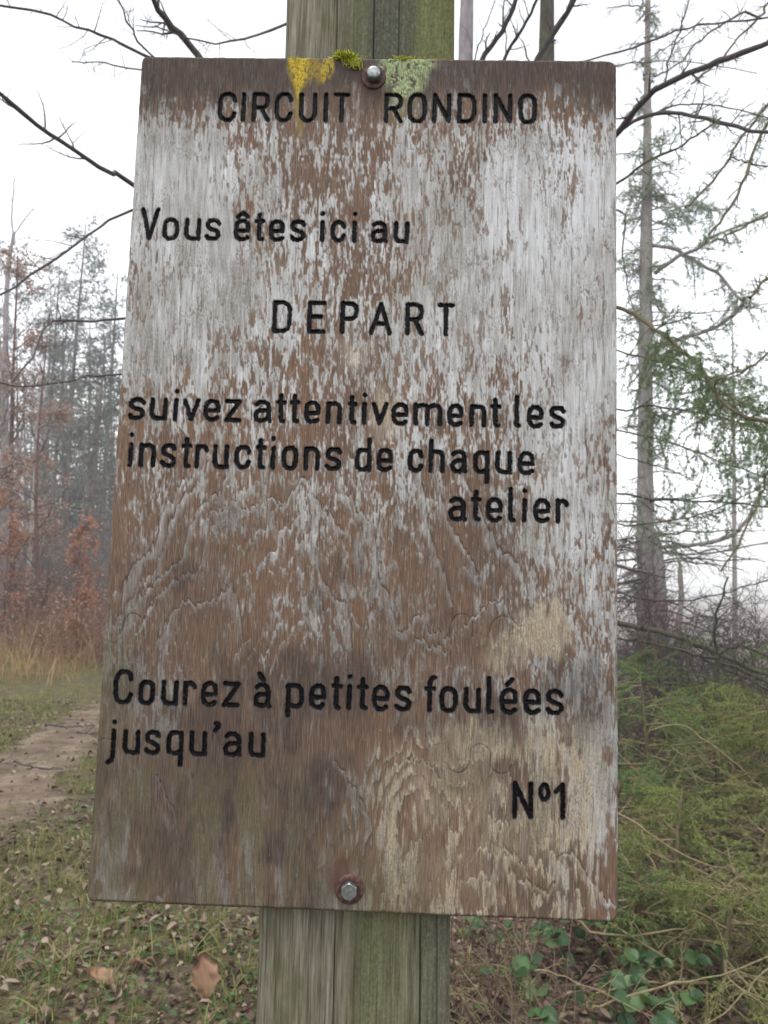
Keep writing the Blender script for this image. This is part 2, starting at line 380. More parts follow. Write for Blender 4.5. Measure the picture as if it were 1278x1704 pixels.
G = {
 'C': [[(1, .76), (.92, .92), (.7, 1), (.35, 1), (.1, .9), (0, .72), (0, .28), (.1, .1), (.35, 0), (.7, 0), (.92, .1), (1, .26)]],
 'I': [[(.5, 0), (.5, 1)]], 'R': [[(0, 0), (0, 1), (.65, 1), (.92, .92), (1, .75), (.92, .58), (.65, .48), (0, .48)], [(.5, .48), (1, 0)]],
 'U': [[(0, 1), (0, .25), (.12, .07), (.38, 0), (.62, 0), (.88, .07), (1, .25), (1, 1)]], 'T': [[(0, 1), (1, 1)], [(.5, 1), (.5, 0)]],
 'O': [RR], 'N': [[(0, 0), (0, 1), (1, 0), (1, 1)]],
 'D': [[(0, 0), (0, 1), (.6, 1), (.88, .92), (1, .75), (1, .25), (.88, .08), (.6, 0), (0, 0)]],
 'E': [[(1, 1), (0, 1), (0, 0), (1, 0)], [(0, .52), (.8, .52)]],
 'P': [[(0, 0), (0, 1), (.65, 1), (.93, .92), (1, .75), (.93, .56), (.65, .47), (0, .47)]],
 'A': [[(0, 0), (.5, 1), (1, 0)], [(.18, .32), (.82, .32)]], 'V': [VV], 'v': [VV],
 'o': [RR], 'u': [[(0, 1), (0, .22), (.16, .04), (.45, 0), (.8, .0), (1, .05)], [(1, 1), (1, 0)]],
 's': [[(1, .82), (.85, .97), (.5, 1), (.2, .97), (.03, .82), (.05, .66), (.25, .55), (.75, .45), (.96, .33), (.98, .17), (.8, .03), (.5, 0), (.15, .03), (0, .15)]],
 'e': [EE], 'ê': [EE, [(.1, 1.22), (.5, 1.45), (.9, 1.22)]], 'é': [EE, [(.35, 1.24), (.75, 1.5)]],
 'a': AA, 'à': AA + [[(.25, 1.5), (.6, 1.24)]],
 't': [[(0, 1), (1, 1)], [(.45, 1.36), (.45, .15), (.6, .02), (.9, 0)]],
 'i': [[(.5, 1), (.5, 0)], [(.5, 1.47), (.5, 1.48)]],
 'c': [[(1, .74), (.85, .95), (.6, 1), (.35, 1), (.1, .88), (0, .68), (0, .32), (.1, .12), (.35, 0), (.65, 0), (.88, .08), (1, .26)]],
 'z': [[(0, 1), (1, 1), (0, 0), (1, 0)]], 'n': [[(0, 1), (0, 0)], ARCH], 'h': [[(0, 1.52), (0, 0)], ARCH],
 'm': [[(0, 1), (0, 0)], [(0, .84), (.15, .97), (.3, 1), (.45, .93), (.5, .75), (.5, 0)], [(.5, .84), (.65, .97), (.8, 1), (.95, .93), (1, .75), (1, 0)]],
 'l': [[(0, 1.55), (0, .12), (.3, 0), (1, 0)]], 'd': [BOWL, [(1, 1.52), (1, 0)]], 'q': [BOWL, [(1, 1), (1, -.5)]],
 'p': [[(1 - a, b) for a, b in BOWL], [(0, 1), (0, -.42)]], 'r': [[(0, 1), (0, 0)], [(0, .8), (.25, .97), (.6, 1), (.9, .92), (1, .82)]],
 'f': [[(0, 1), (1, 1)], [(1, 1.53), (.7, 1.48), (.45, 1.25), (.45, 0)]],
 'j': [[(1, 1), (1, -.22), (.75, -.4), (0, -.48)], [(1, 1.43), (1, 1.44)]],
}
# each line: words for its label, [top line (x,y)-(x,y)], [base line], glyphs (char, x0, x1), extra strokes in photo pixels
LINES = [
 ('CIRCUIT RONDINO', (366, 156.3, 890, 159.5), (366, 199.2, 890, 203.5), [('C', 366.3, 390), ('I', 405, 405), ('R', 422.9, 445.6), ('C', 460.4, 483.7), ('U', 501, 524), ('I', 542.3, 542.3), ('T', 558, 579), ('R', 643, 667), ('O', 682, 706.4), ('N', 723.3, 747.2), ('D', 764.6, 789), ('I', 806.2, 806.2), ('N', 825, 848.9), ('O', 866.2, 890)], []),
 ('Vous êtes ici au', (275, 365.6, 677, 372), (275, 396.5, 677, 402), [('V*', 237.2, 261.7), ('o', 273.8, 294.3), ('u', 310.4, 330.5), ('s', 344.4, 363.8), ('ê', 393.1, 412.7), ('t', 426.5, 437), ('e', 451.2, 470.5), ('s', 486, 505.5), ('i', 536, 536), ('c', 553.3, 572), ('i', 589.9, 589.9), ('a', 620.8, 640.7), ('u', 658.7, 677)], []),
 ('DEPART', (457, 503.3, 752, 508.4), (457, 550.7, 752, 556.7), [('D', 457.3, 481.9), ('E', 514.8, 538.6), ('P', 569.8, 593.4), ('A', 618.6, 649), ('R', 678.3, 702.1), ('T', 731.2, 752.8)], []),
 ('suivez attentivement les', (217, 664.5, 937, 679.3), (217, 695.7, 937, 710.4), [('s', 217, 238.5), ('u', 253.2, 274.9), ('i', 292.5, 292.5), ('v', 307.2, 329.7), ('e', 342.4, 363), ('z', 377, 398.6), ('a', 425.6, 447.2), ('t', 462.4, 473), ('t', 484.9, 495.5), ('e', 509.6, 529.5), ('n', 546, 565.5), ('t', 580.8, 590.8), ('i', 606.2, 606.2), ('v', 621.3, 642.8), ('e', 655.3, 676.8), ('m', 691.6, 731.6), ('e', 747.9, 767.2), ('n', 785, 805.3), ('t', 819.6, 829.8), ('l', 859.6, 863.8), ('e', 881, 900.9), ('s', 917.4, 937.4)], []),
 ('instructions de chaque', (217, 740, 886, 755), (217, 774, 886, 787), [('i', 217, 217), ('n', 234.6, 255.4), ('s', 270.8, 289.6), ('t', 304.6, 315.4), ('r', 328, 343.8), ('u', 357.5, 377), ('c', 394, 414.2), ('t', 427.9, 438.8), ('i', 454, 454), ('o', 472.2, 492.2), ('n', 508.8, 528.7), ('s', 545, 564.5), ('d', 594.3, 614), ('e', 630.5, 650.2), ('c', 682, 700.8), ('h', 717, 736.6), ('a', 753, 772.7), ('q', 791, 810.8), ('u', 828, 848.3), ('e', 865.3, 885.9)], []),
 ('atelier', (750, 830.5, 943, 834), (750, 864, 943, 867.5), [('a', 749.7, 771.3), ('t', 787, 797.5), ('e', 812.3, 833), ('l', 849.5, 854.8), ('i', 872.6, 872.6), ('e', 891.6, 912.3), ('r', 928, 943)], []),
 ('Courez à petites foulées', (234, 1135, 934, 1151), (234, 1170, 934, 1187), [('C*', 192.9, 217.5), ('o', 233.7, 253.9), ('u', 272, 293), ('r', 308.4, 323), ('e', 338.4, 358.4), ('z', 373.6, 396), ('à', 425.3, 446.4), ('p', 479, 501.6), ('e', 518.3, 538.7), ('t', 554.3, 565.7), ('i', 580.8, 580.8), ('t', 598, 608.5), ('e', 623.5, 644), ('s', 660.8, 681), ('f', 709.4, 721.9), ('o', 735, 758), ('u', 775.6, 796.7), ('l', 813.2, 819), ('é', 835.4, 857.5), ('e', 874.9, 896.6), ('s', 911.8, 934)], []),
 ("jusqu'au", (208, 1217.4, 437, 1223), (208, 1252.6, 437, 1257.5), [('j', 181.8, 188.5), ('u', 207.7, 228.8), ('s', 244, 263.3), ('q', 280.9, 301.3), ('u', 319, 340.3), ('a', 375.5, 397.8), ('u', 417.5, 437.5)], [[(360, 1204), (364, 1205), (362.5, 1211), (358.5, 1216)]]),
 ('Nº1', (856, 1304.4, 937, 1306.6), (856, 1359.9, 937, 1360.6), [('N', 856.7, 882.9)], [[(936.6, 1306.6), (936.8, 1360.4)], [(936.6, 1306.6), (925.6, 1318)],
   [(906.3 + 6.3 * math.cos(a), 1319 + 12.2 * math.sin(a)) for a in np.linspace(0, 2 * math.pi, 17)]]),
]
HW = 0.00178
DIST = []   # distance field per line
rngL = np.random.default_rng(3)
for txt, top, base, glyphs, extra in LINES:
    D = np.full(X.shape, 1.0)
    polys = []
    for ch, x0, x1 in glyphs:
        star = ch.endswith('*'); ch = ch[0]; xm = (x0 + x1) / 2
        yt = np.interp(xm, [top[0], top[2]], [top[1], top[3]]) + (0 if top[0] <= xm <= top[2] else (xm - (top[0] if xm < top[0] else top[2])) * (top[3] - top[1]) / (top[2] - top[0]))
        yb = np.interp(xm, [base[0], base[2]], [base[1], base[3]]) + (0 if base[0] <= xm <= base[2] else (xm - (base[0] if xm < base[0] else base[2])) * (base[3] - base[1]) / (base[2] - base[0]))
        if star: yt -= 16.5
        ym = (yt + yb) / 2
        (bx0, _), (bx1, _) = b2(x0, ym), b2(x1, ym); _, zt = b2(xm, yt); _, zb = b2(xm, yb)
        for st in G[ch]:
            q = np.array([(bx0 + (bx1 - bx0) * a, zb + (zt - zb) * b) for a, b in st])
            q += rngL.normal(0, 0.00014, q.shape); polys.append(q)
    for st in extra: polys.append(np.array([b2(*p_) for p_ in st]))
    for q in polys:
        for a, b in zip(q[:-1], q[1:]):
            m_ = 0.006
            ix0 = max(0, int((min(a[0], b[0]) - m_ + BW / 2) / CELL)); ix1 = min(NX, int((max(a[0], b[0]) + m_ + BW / 2) / CELL) + 2)
            dz = zg[0] - zg[1]
            iz0 = max(0, int((BH / 2 - max(a[1], b[1]) - m_) / dz)); iz1 = min(NY, int((BH / 2 - min(a[1], b[1]) + m_) / dz) + 2)
            xx = X[iz0:iz1, ix0:ix1]; zz = Z[iz0:iz1, ix0:ix1]; ab = b - a; L2 = max(ab @ ab, 1e-12)
            tt = np.clip(((xx - a[0]) * ab[0] + (zz - a[1]) * ab[1]) / L2, 0, 1)
            d = np.hypot(xx - a[0] - tt * ab[0], zz - a[1] - tt * ab[1])
            D[iz0:iz1, ix0:ix1] = np.minimum(D[iz0:iz1, ix0:ix1], d)
    DIST.append(D)
DALL = np.minimum.reduce(DIST)
rag = 0.00030 * (vn(X * 700, Z * 700, 1) - .5) * 2 + 0.00020 * (vn(X * 2500, Z * 1200, 2) - .5) * 2
DA = DALL + rag

# --- wear map of the plywood, with some shading painted in
GX = np.array([200, 280, 360, 440, 520, 600, 680, 760, 840, 920, 1000.])
GY = np.array([110, 170, 230, 290, 350, 410, 470, 530, 590, 650, 710, 770, 830, 890, 950, 1010, 1070, 1130, 1190, 1250, 1310, 1370, 1430, 1500.])
GP = np.array([[.08,.08,.06,.06,.03,.05,.05,.05,.06,.06,.05],[.3,.35,.3,.25,.08,.1,.12,.12,.2,.3,.2],[.92,.94,.9,.78,.25,.35,.4,.55,.72,.86,.8],[.97,.97,.96,.9,.35,.4,.55,.7,.86,.95,.93],
[.94,.96,.93,.82,.35,.32,.55,.7,.86,.95,.93],[.68,.88,.93,.84,.42,.38,.55,.78,.9,.95,.93],[.75,.92,.96,.86,.52,.45,.62,.78,.92,.96,.94],[.76,.93,.93,.8,.45,.58,.7,.82,.92,.97,.95],[.72,.85,.72,.5,.32,.55,.65,.7,.8,.92,.92],
[.5,.6,.55,.42,.28,.5,.55,.5,.7,.88,.88],[.38,.42,.42,.32,.22,.35,.45,.42,.58,.82,.86],[.42,.38,.36,.32,.22,.32,.42,.42,.5,.78,.82],[.45,.33,.36,.42,.38,.32,.42,.42,.55,.75,.72],[.42,.28,.6,.66,.5,.28,.36,.36,.52,.72,.7],
[.3,.28,.36,.42,.34,.28,.32,.28,.4,.7,.7],[.3,.2,.3,.55,.62,.4,.3,.18,.42,.78,.76],[.5,.22,.26,.38,.42,.28,.2,.14,.36,.78,.72],[.7,.3,.18,.28,.24,.2,.16,.12,.2,.64,.7],[.66,.3,.12,.22,.22,.16,.16,.14,.16,.62,.62],
[.5,.18,.08,.14,.18,.18,.24,.34,.4,.62,.55],[.3,.16,.12,.16,.2,.28,.42,.55,.62,.66,.6],[.4,.34,.26,.32,.34,.36,.52,.66,.66,.62,.52],[.5,.46,.4,.46,.46,.48,.52,.6,.6,.52,.42],[.6,.58,.52,.56,.55,.54,.5,.5,.46,.4,.42]])
def gridmap(P, x, y, gx=GX, gy=GY):
    fx = np.interp(x, gx, np.arange(len(gx))); fy = np.interp(y, gy, np.arange(len(gy)))
    ix = np.minimum(fx.astype(int), len(gx) - 2); iy = np.minimum(fy.astype(int), len(gy) - 2); u = fx - ix; v = fy - iy
    return (P[iy, ix] * (1 - u) + P[iy, ix + 1] * u) * (1 - v) + (P[iy + 1, ix] * (1 - u) + P[iy + 1, ix + 1] * u) * v
wx = QX + 14 * (fbm(QX / 40, QY / 90, 1, 3) - .5); wy = QY + 60 * (fbm(QX / 16, QY / 120, 2, 3) - .5)
p_ = gridmap(GP, wx, wy)
p_ = p_ + .85 * (fbm(QX / 85, QY / 150, 6, 4) - .5)
# figure of the rotary-cut veneer: contour lines of a gently rolling surface
gs = lambda cx, cy, rx, ry: np.exp(-(((QX - cx) / rx) ** 2 + ((QY - cy) / ry) ** 2))
hill = 5.2 * fbm(QX / 170 + 3, QY / 420, 6, 2) + 1.5 * fbm(QX / 60, QY / 170, 1, 2)
hill += 7.5 * gs(530, 1130, 250, 330) + 2.2 * gs(850, 1010, 75, 90) + 2.6 * gs(770, 1240, 80, 80) + 3.0 * gs(790, 1530, 90, 150) + 2.5 * gs(960, 1560, 90, 150) + 2.6 * gs(330, 1560, 110, 230) - 2.0 * gs(690, 1330, 60, 120) + 2.0 * gs(620, 480, 90, 200)
hill += .34 * (vn(QX / 3.2, QY / 50, 3) - .5) + .62 * (vn(QX / 9, QY / 60, 5) - .5) + .35 * (vn(QX / 20, QY / 20, 4) - .5)
ph = hill * 1.12; saw = ph - np.floor(ph); ring = np.floor(ph)
# ribbons of grain read off the board, each sharp on its outer side and fading inwards
RIB = [[(192, 1037), (217, 959), (225, 933), (251, 923), (264, 887), (269, 856), (295, 814), (321, 789), (330, 760)], [(197, 1062), (223, 985), (254, 954), (264, 928), (279, 887), (285, 861), (310, 825), (336, 794), (346, 770)],
 [(210, 1030), (228, 1000), (269, 959), (305, 923), (316, 871), (331, 845), (362, 825), (375, 804), (380, 775)], [(228, 1045), (243, 1021), (269, 985), (310, 956), (336, 938), (341, 871), (362, 851), (383, 840), (429, 843), (450, 827), (476, 838), (496, 799), (512, 804), (533, 845), (569, 882)],
 [(262, 1070), (279, 1031), (310, 1006), (362, 995), (383, 972), (388, 990), (398, 1016), (404, 1050)], [(566, 790), (574, 820), (600, 851), (620, 882), (636, 975), (657, 1026), (667, 1057), (693, 1026), (719, 1050), (742, 1065)],
 [(698, 760), (703, 799), (711, 861), (734, 954), (755, 1011)], [(545, 850), (532, 870), (527, 923), (543, 985), (574, 1011), (584, 1078)], [(768, 1040), (784, 1030), (801, 1021), (820, 1002), (840, 1009), (853, 1034), (870, 1050)],
 [(672, 1115), (676, 1090), (690, 1072), (706, 1069), (741, 1086)], [(812, 1350), (827, 1383), (844, 1413), (870, 1439), (883, 1469), (904, 1490), (924, 1478), (930, 1435), (943, 1417), (965, 1443), (995, 1482), (1016, 1503)],
 [(806, 1510), (810, 1495), (818, 1452), (829, 1396), (844, 1430), (857, 1465), (862, 1500)], [(650, 1290), (668, 1267), (685, 1262), (715, 1275), (728, 1290)], [(560, 1270), (590, 1316), (607, 1344), (616, 1380), (607, 1426)], [(262, 1290), (280, 1330), (296, 1380), (300, 1440)], [(315, 1290), (328, 1340), (342, 1400), (345, 1450)],
 [(775, 800), (800, 850), (822, 905), (860, 940), (880, 985)], [(735, 830), (752, 880), (790, 930), (800, 960)]]
ribbon = np.zeros_like(QX); riblip = np.zeros_like(QX)
JX = QX + 3.5 * (vn(QX / 4, QY / 22, 2) - .5) + 8 * (vn(QX / 18, QY / 26, 6) - .5); JY = QY + 13 * (vn(QX / 3.1, QY / 70, 3) - .5) + 16 * (vn(QX / 9, QY / 70, 5) - .5)
for k_, rb in enumerate(RIB):
    q = resample(np.array([(a_, b_, 0.) for a_, b_ in rb]), 6 * len(rb))[:, :2]
    jj = np.where((QX.min(0) < q[:, 0].max() + 30) & (QX.max(0) > q[:, 0].min() - 30))[0]; ii = np.where((QY.min(1) < q[:, 1].max() + 30) & (QY.max(1) > q[:, 1].min() - 30))[0]
    sl = (slice(ii[0], ii[-1] + 1), slice(jj[0], jj[-1] + 1)); xx, yy = JX[sl], JY[sl]; best = np.full(xx.shape, 1e3); sg = np.zeros(xx.shape)
    for a_, b_ in zip(q[:-1], q[1:]):
        ab = b_ - a_; tt = np.clip(((xx - a_[0]) * ab[0] + (yy - a_[1]) * ab[1]) / max(ab @ ab, 1e-9), 0, 1); ex, ey = xx - a_[0] - tt * ab[0], yy - a_[1] - tt * ab[1]
        d_ = np.hypot(ex, ey); s_ = (-ab[1] * ex + ab[0] * ey) / np.linalg.norm(ab); m_ = d_ < best; best = np.where(m_, d_, best); sg = np.where(m_, np.sign(s_), sg)
    sd_ = best * sg; wd_ = 3.5 + 10 * vn(QX[sl] / 26, QY[sl] / 34, k_ % 8)
    rb_ = sstep(-1.0, .8, sd_) * sstep(wd_ * 1.5, wd_ * .5, sd_); ribbon[sl] = np.maximum(ribbon[sl], rb_); riblip[sl] = np.maximum(riblip[sl], sstep(2.4, .4, np.abs(sd_ + 1.2)))
cz = np.clip(sstep(690, 860, QY) * (.55 + .5 * gs(300, 930, 120, 160)) * (1 - .45 * sstep(900, 960, QX)) + .12 + .2 * gs(330, 1000, 160, 120), 0, 1)
cz *= 1 - .75 * gs(300, 920, 110, 140)
cz *= .55 + .9 * sstep(.35, .6, fbm(QX / 90, QY / 110, 3, 2)); cz = np.clip(cz, 0, 1)
band = (1 - saw) ** 1.7 * 1.5 - .55 + .5 * (vn(ring * 3.7, ring * 0 + QX / 400, 2) - .5)
cz2 = sstep(1240, 1320, QY) * sstep(1010, 900, QX); saw2 = saw
def streak(a, b, s, oc=2): return fbm(QX / a, QY / b, s, oc)
def urank(v):
    q = np.sort(v[::4, ::4].ravel()); return np.interp(v, q, np.linspace(0, 1, len(q)))
wv_ = 5 * (streak(30, 50, 6) - .5)
nz = .30 * streak(21, 50, 1, 3) + .25 * vn((QX + wv_) / 6.2, QY / 24, 3) + .31 * vn(QX / 2.7, QY / 11, 5) + .20 * vn(QX / 1.6, QY / 4.5, 2)
nz2 = .62 * fbm((QX + 12 * (streak(50, 60, 3) - .5)) / 26, QY / 120, 4, 3) + .25 * vn(QX / 4.5, QY / 34, 1) + .13 * vn(QX / 1.9, QY / 12, 3)
lr = sstep(1130, 1280, QY)                                   # the lower third weathers in larger tongues
nu = urank(nz) * (1 - lr) + urank(nz2) * lr
p_ = p_ - .16 * sstep(850, 1150, QY) * sstep(700, 560, QX)
diff = p_ - nu + .13 * (vn(QX / 1.35, QY / 8, 4) - .5) + .10 * (vn(QX / 2.1, QY / 4, 2) - .5)
soft = sstep(1150, 1300, QY) * sstep(640, 480, QX)
diff = diff * (1 - .45 * cz) + cz * band * .36
sf = .075 + .06 * soft
diff = diff - .13 * sstep(760, 860, QY) * sstep(1150, 1050, QY) * sstep(880, 800, QX) - .22 * gs(270, 930, 70, 110) + .25 * gs(390, 875, 45, 28) + .2 * gs(515, 840, 22, 40) + .06 * gs(540, 1050, 60, 60) + .2 * gs(625, 930, 16, 70) + .25 * gs(585, 1370, 26, 70) - .10 * gs(470, 950, 120, 60) - .08 * gs(680, 1000, 90, 120) + .2 * gs(340, 1370, 18, 60)
cov = sstep(-sf, sf * 1.7, diff) * (1 - .25 * soft)
cov = np.maximum(cov, ribbon * np.clip(.25 + .8 * vn(QX / 3, QY / 12, 4), 0, 1) * (1 - .45 * soft))
thin = sstep(-.34, .02, diff) * (.25 + .5 * streak(2.1, 26, 2)) * (.5 + .5 * (1 - lr))
specks = sstep(.80, .88, vn(QX / 2.2, QY / 9, 6) * .6 + vn(QX / 4, QY / 16, 3) * .4) * .75 * sstep(.3, .6, streak(60, 60, 2))
cov = np.clip(np.maximum(cov, thin * .7) + specks * (1 - cov) + sstep(.66, .8, vn(QX / 2.4, QY / 16, 2) * .55 + vn(QX / 7, QY / 40, 5) * .45) * .5 * soft * sstep(1250, 1480, QY + 120 * (streak(60, 60, 1) - .5)) * (1 - cov), 0, 1)
# tone inside the grey: bright clean patches, rough stippled ones, hair cracks
tone = urank(.5 * streak(24, 60, 5, 3) + .5 * streak(120, 200, 2, 2)); tone = tone * .5 + .25 + .45 * (vn(QX / 3.2, QY / 26, 7) - .5)
tone -= .38 * sstep(620, 1000, QY) * sstep(980, 820, QX) + .12 * sstep(900, 1500, QY)  # greys dim downward: part wear, part painted fall-off of light
tone += .12 * sstep(560, 160, QY) + .12 * sstep(760, 980, QX) * sstep(1050, 700, QY)
rough_ = sstep(.50, .66, streak(34, 40, 7, 3))
hair = sstep(.70, .80, .6 * vn(QX / 1.5, QY / 22, 3) + .4 * vn(QX / 3.3, QY / 60, 6)) * .75
stip = sstep(.55, .85, vn(QX / 1.5, QY / 3.6, 4)) * rough_ * .6
hair = np.clip(np.maximum(hair, stip) * (.35 + .65 * cov), 0, 1)  # real cracks, plus flecks that paint in the shade of peeling flakes
lip = np.clip(1 - np.minimum(saw, 1 - saw) / .045, 0, 1) * cz * .45 * sstep(.3, .5, vn(QX / 20, QY / 25, 5))
lip = np.maximum(lip, riblip * .85 * sstep(.15, .4, vn(QX / 24, QY / 24, 7)))
lip *= 1.0
# dirt: dark band under the top edge; lower half dirt with shade painted in
topb = sstep(192, 104, QY + 70 * (streak(7, 60, 2) - .5) + 50 * (streak(90, 90, 4) - .5) - 12 * sstep(820, 900, QX))
topb2 = sstep(250, 100, QY + 90 * (streak(12, 90, 3) - .5)) * .45
low = sstep(780, 1350, QY) * .38 + .40 * (.5 + .9 * vn(QX / 2.6, QY / 30, 6)) * sstep(1200, 1330, QY) * sstep(640, 480, QX) * sstep(.3, .65, fbm(QX / 45, QY / 150, 2, 3))
blot = sstep(.48, .70, fbm(QX / 75, QY / 95, 6, 3) + .12 * (vn(QX / 2.3, QY / 22, 5) - .5)) * sstep(720, 1000, QY) * .6 * (.45 + .9 * vn(QX / 2.3, QY / 26, 1))
arc = sstep(.5, .9, saw2) * cz2 * .3 * sstep(.4, .6, fbm(QX / 60, QY / 60, 3, 2))
lrz = 1 - .65 * sstep(1180, 1260, QY) * sstep(560, 660, QX)
dark = np.clip(topb * .82 + topb2 + (low + blot) * lrz + arc + lip * .55, 0, 1)
# cream fresh wood where plies have split off
def blob(cx, cy, rx, ry, soft=.35, s=1):
    d = np.hypot((wx - cx) / rx, (wy - cy) / ry) + .7 * (streak(9, 30, s) - .5)
    return sstep(1 + soft, 1 - soft, d)
cream = np.maximum.reduce([blob(905, 1055, 45, 52, .2, 2), blob(845, 1085, 40, 30, .25, 3) * .8, blob(800, 1230, 62, 36, .25, 4) * .9, blob(730, 1300, 40, 60, .4, 5) * .7, blob(790, 1310, 50, 60, .3, 2) * .55,
    blob(640, 690, 26, 36, .4, 3) * .8, blob(590, 590, 30, 25, .5, 4) * .5, blob(870, 1390, 90, 60, .6, 5) * .5, blob(760, 1450, 90, 40, .6, 3) * .35, blob(680, 1290, 25, 25, .5, 1) * .5])
cream = cream * np.clip(.35 + 1.1 * vn(QX / 2.6, QY / 30, 4), 0, 1); cov = np.maximum(cov, cream * .9); cream = np.maximum(cream, .8 * sstep(1150, 1260, QY) * sstep(560, 680, QX) * sstep(1030, 960, QX) * (.4 + .9 * vn(QX / 8, QY / 40, 6)))
# old filler plugs ("boats"): rounded outlines
def arcline(pts, wpx=1.6):
    q = resample(np.array([(a, b, 0.) for a, b in pts]), 40)[:, :2]; d = np.full(QX.shape, 99.)
    m = (QX > q[:, 0].min() - 12) & (QX < q[:, 0].max() + 12) & (QY > q[:, 1].min() - 12) & (QY < q[:, 1].max() + 12)
    xx, yy = QX[m], QY[m]; dm = np.full(xx.shape, 99.)
    for a, b in zip(q[:-1], q[1:]):
        ab = b - a; tt = np.clip(((xx - a[0]) * ab[0] + (yy - a[1]) * ab[1]) / max(ab @ ab, 1e-9), 0, 1)
        dm = np.minimum(dm, np.hypot(xx - a[0] - tt * ab[0], yy - a[1] - tt * ab[1]))
    d[m] = dm; return sstep(wpx, wpx * .3, d)
plug = np.maximum.reduce([arcline(p) for p in (
    [(205, 1120), (204, 1050), (210, 1028), (222, 1021), (235, 1030), (240, 1060), (240, 1110)], [(176, 1065), (190, 1070), (203, 1060)], [(158, 1240), (170, 1230), (186, 1232)],
    [(750, 1100), (750, 1040), (766, 1022), (785, 1032), (786, 1060)], [(812, 1060), (820, 1036), (836, 1025), (851, 1034), (853, 1055)],
    [(742, 1268), (752, 1283), (768, 1285), (782, 1270), (783, 1248), (799, 1238), (815, 1250), (817, 1276), (834, 1288), (850, 1278), (856, 1240)])])
plug = plug * (.3 + .7 * vn(QX / 14, QY / 14, 3)); dark = np.clip(dark + plug * .7, 0, 1)
# lower left olive sheen, lichens, rust
algae = np.clip(sstep(1180, 1480, QY) * .30 * sstep(.35, .7, fbm(QX / 50, QY / 120, 7, 3)) + sstep(238, 205, QX) * sstep(1010, 1100, QY) * sstep(1330, 1200, QY) * .45 + sstep(190, 155, QX) * sstep(1100, 1500, QY) * .4, 0, .7)
algae = np.maximum(algae, sstep(1230, 1330, QY) * sstep(560, 430, QX) * sstep(.40, .60, fbm(QX / 38, QY / 130, 1, 3)) * .62)
algae = np.maximum(algae, sstep(1380, 1480, QY) * sstep(480, 560, QX) * sstep(760, 640, QX) * .5)
yel = np.maximum(blob(497, 112, 15, 42, .35, 2), blob(543, 108, 13, 20, .35, 3) * .8)
yel = np.maximum(yel, blob(520, 108, 12, 18, .6, 5) * .5) * sstep(.22, .5, streak(4, 7, 4) + .12)
yel = np.maximum(yel, blob(497, 175, 7, 45, .8, 1) * .35)
pal = np.maximum(blob(668, 125, 34, 44, .3, 4), blob(700, 105, 26, 20, .35, 1) * .9) * sstep(.25, .45, streak(5, 6, 2))
pal = np.maximum(pal, blob(668, 180, 22, 30, .7, 3) * .25)
rust = np.maximum(blob(566, 1452, 22, 34, .4, 2) * .9, blob(622, 150, 30, 34, .7, 3) * .25)
fleck = sstep(.62, .78, .5 * vn(QX / 1.9, QY / 9, 3) + .5 * vn(QX / 3.1, QY / 26, 6)) 
crack = np.zeros_like(X)
for cx, y0, y1 in ((362, 90, 130), (1004, 220, 1100), (906, 260, 560), (448, 480, 640), (700, 700, 900), (300, 400, 620), (975, 560, 1000)):
    cxx = cx + 5 * (vn(QY / 40, QY * 0, 2) - .5) - (QY - y0) * .0; crack = np.maximum(crack, np.clip(1 - np.abs(QX - cxx) / 1.2, 0, 1) * sstep(y0 - 5, y0 + 25, QY) * sstep(y1 + 5, y1 - 40, QY) * sstep(.3, .5, vn(QX * 0 + cx, QY / 22, 4)))
dark = np.clip(dark + crack * .8, 0, 1)
ink = sstep(HW + .00042, HW - .00002, DA); ink = ink * (1 - .55 * sstep(.62, .76, fbm(QX / 5, QY / 8, 5, 2)) * sstep(HW - .0009, HW, DA))
# halo of old black paint bled into the grain round each letter
halo = sstep(HW + .0022, HW, DA) * .35 * sstep(.3, .6, streak(3, 12, 2))
dark = np.clip(dark + halo, 0, 1)

# --- relief
hgt = -0.00025 * hair + 0.00022 * cov * (0.6 + .8 * streak(2.2, 18, 3)) + 0.00012 * (streak(2.0, 30, 1) - .5) + 0.00018 * (vn(QX / 1.7, QY / 12, 4) - .5) * cov
hgt += 0.0003 * ribbon - 0.0003 * riblip + 0.00026 * cz * (.5 - np.where(saw > .06, saw, 1 - saw * 16)) - 0.0006 * plug - 0.0008 * crack - 0.0004 * cream
hgt += .0006 * np.maximum(yel, pal) * vn(QX / 2.2, QY / 2.2, 5)
hgt += 0.0010 * (fbm(QX / 160, QY / 300, 2, 2) - .5)
gro = np.clip((HW - DA) / .00055, 0, 1); gro = gro * gro * (3 - 2 * gro)
hgt -= gro * (0.0023 + 0.00035 * (vn(QX / 9, QY / 3.2, 5) - .5) + .00015 * (vn(QX / 2, QY / 2, 6) - .5))
# rounded rim
de = np.minimum.reduce([X + BW / 2, BW / 2 - X, Z + BH / 2, BH / 2 - Z]); rim = np.clip(1 - de / .0024, 0, 1)
hgt -= rim ** 2 * .0016 * (0.7 + .6 * vn(QX / 7, QY / 7, 2))
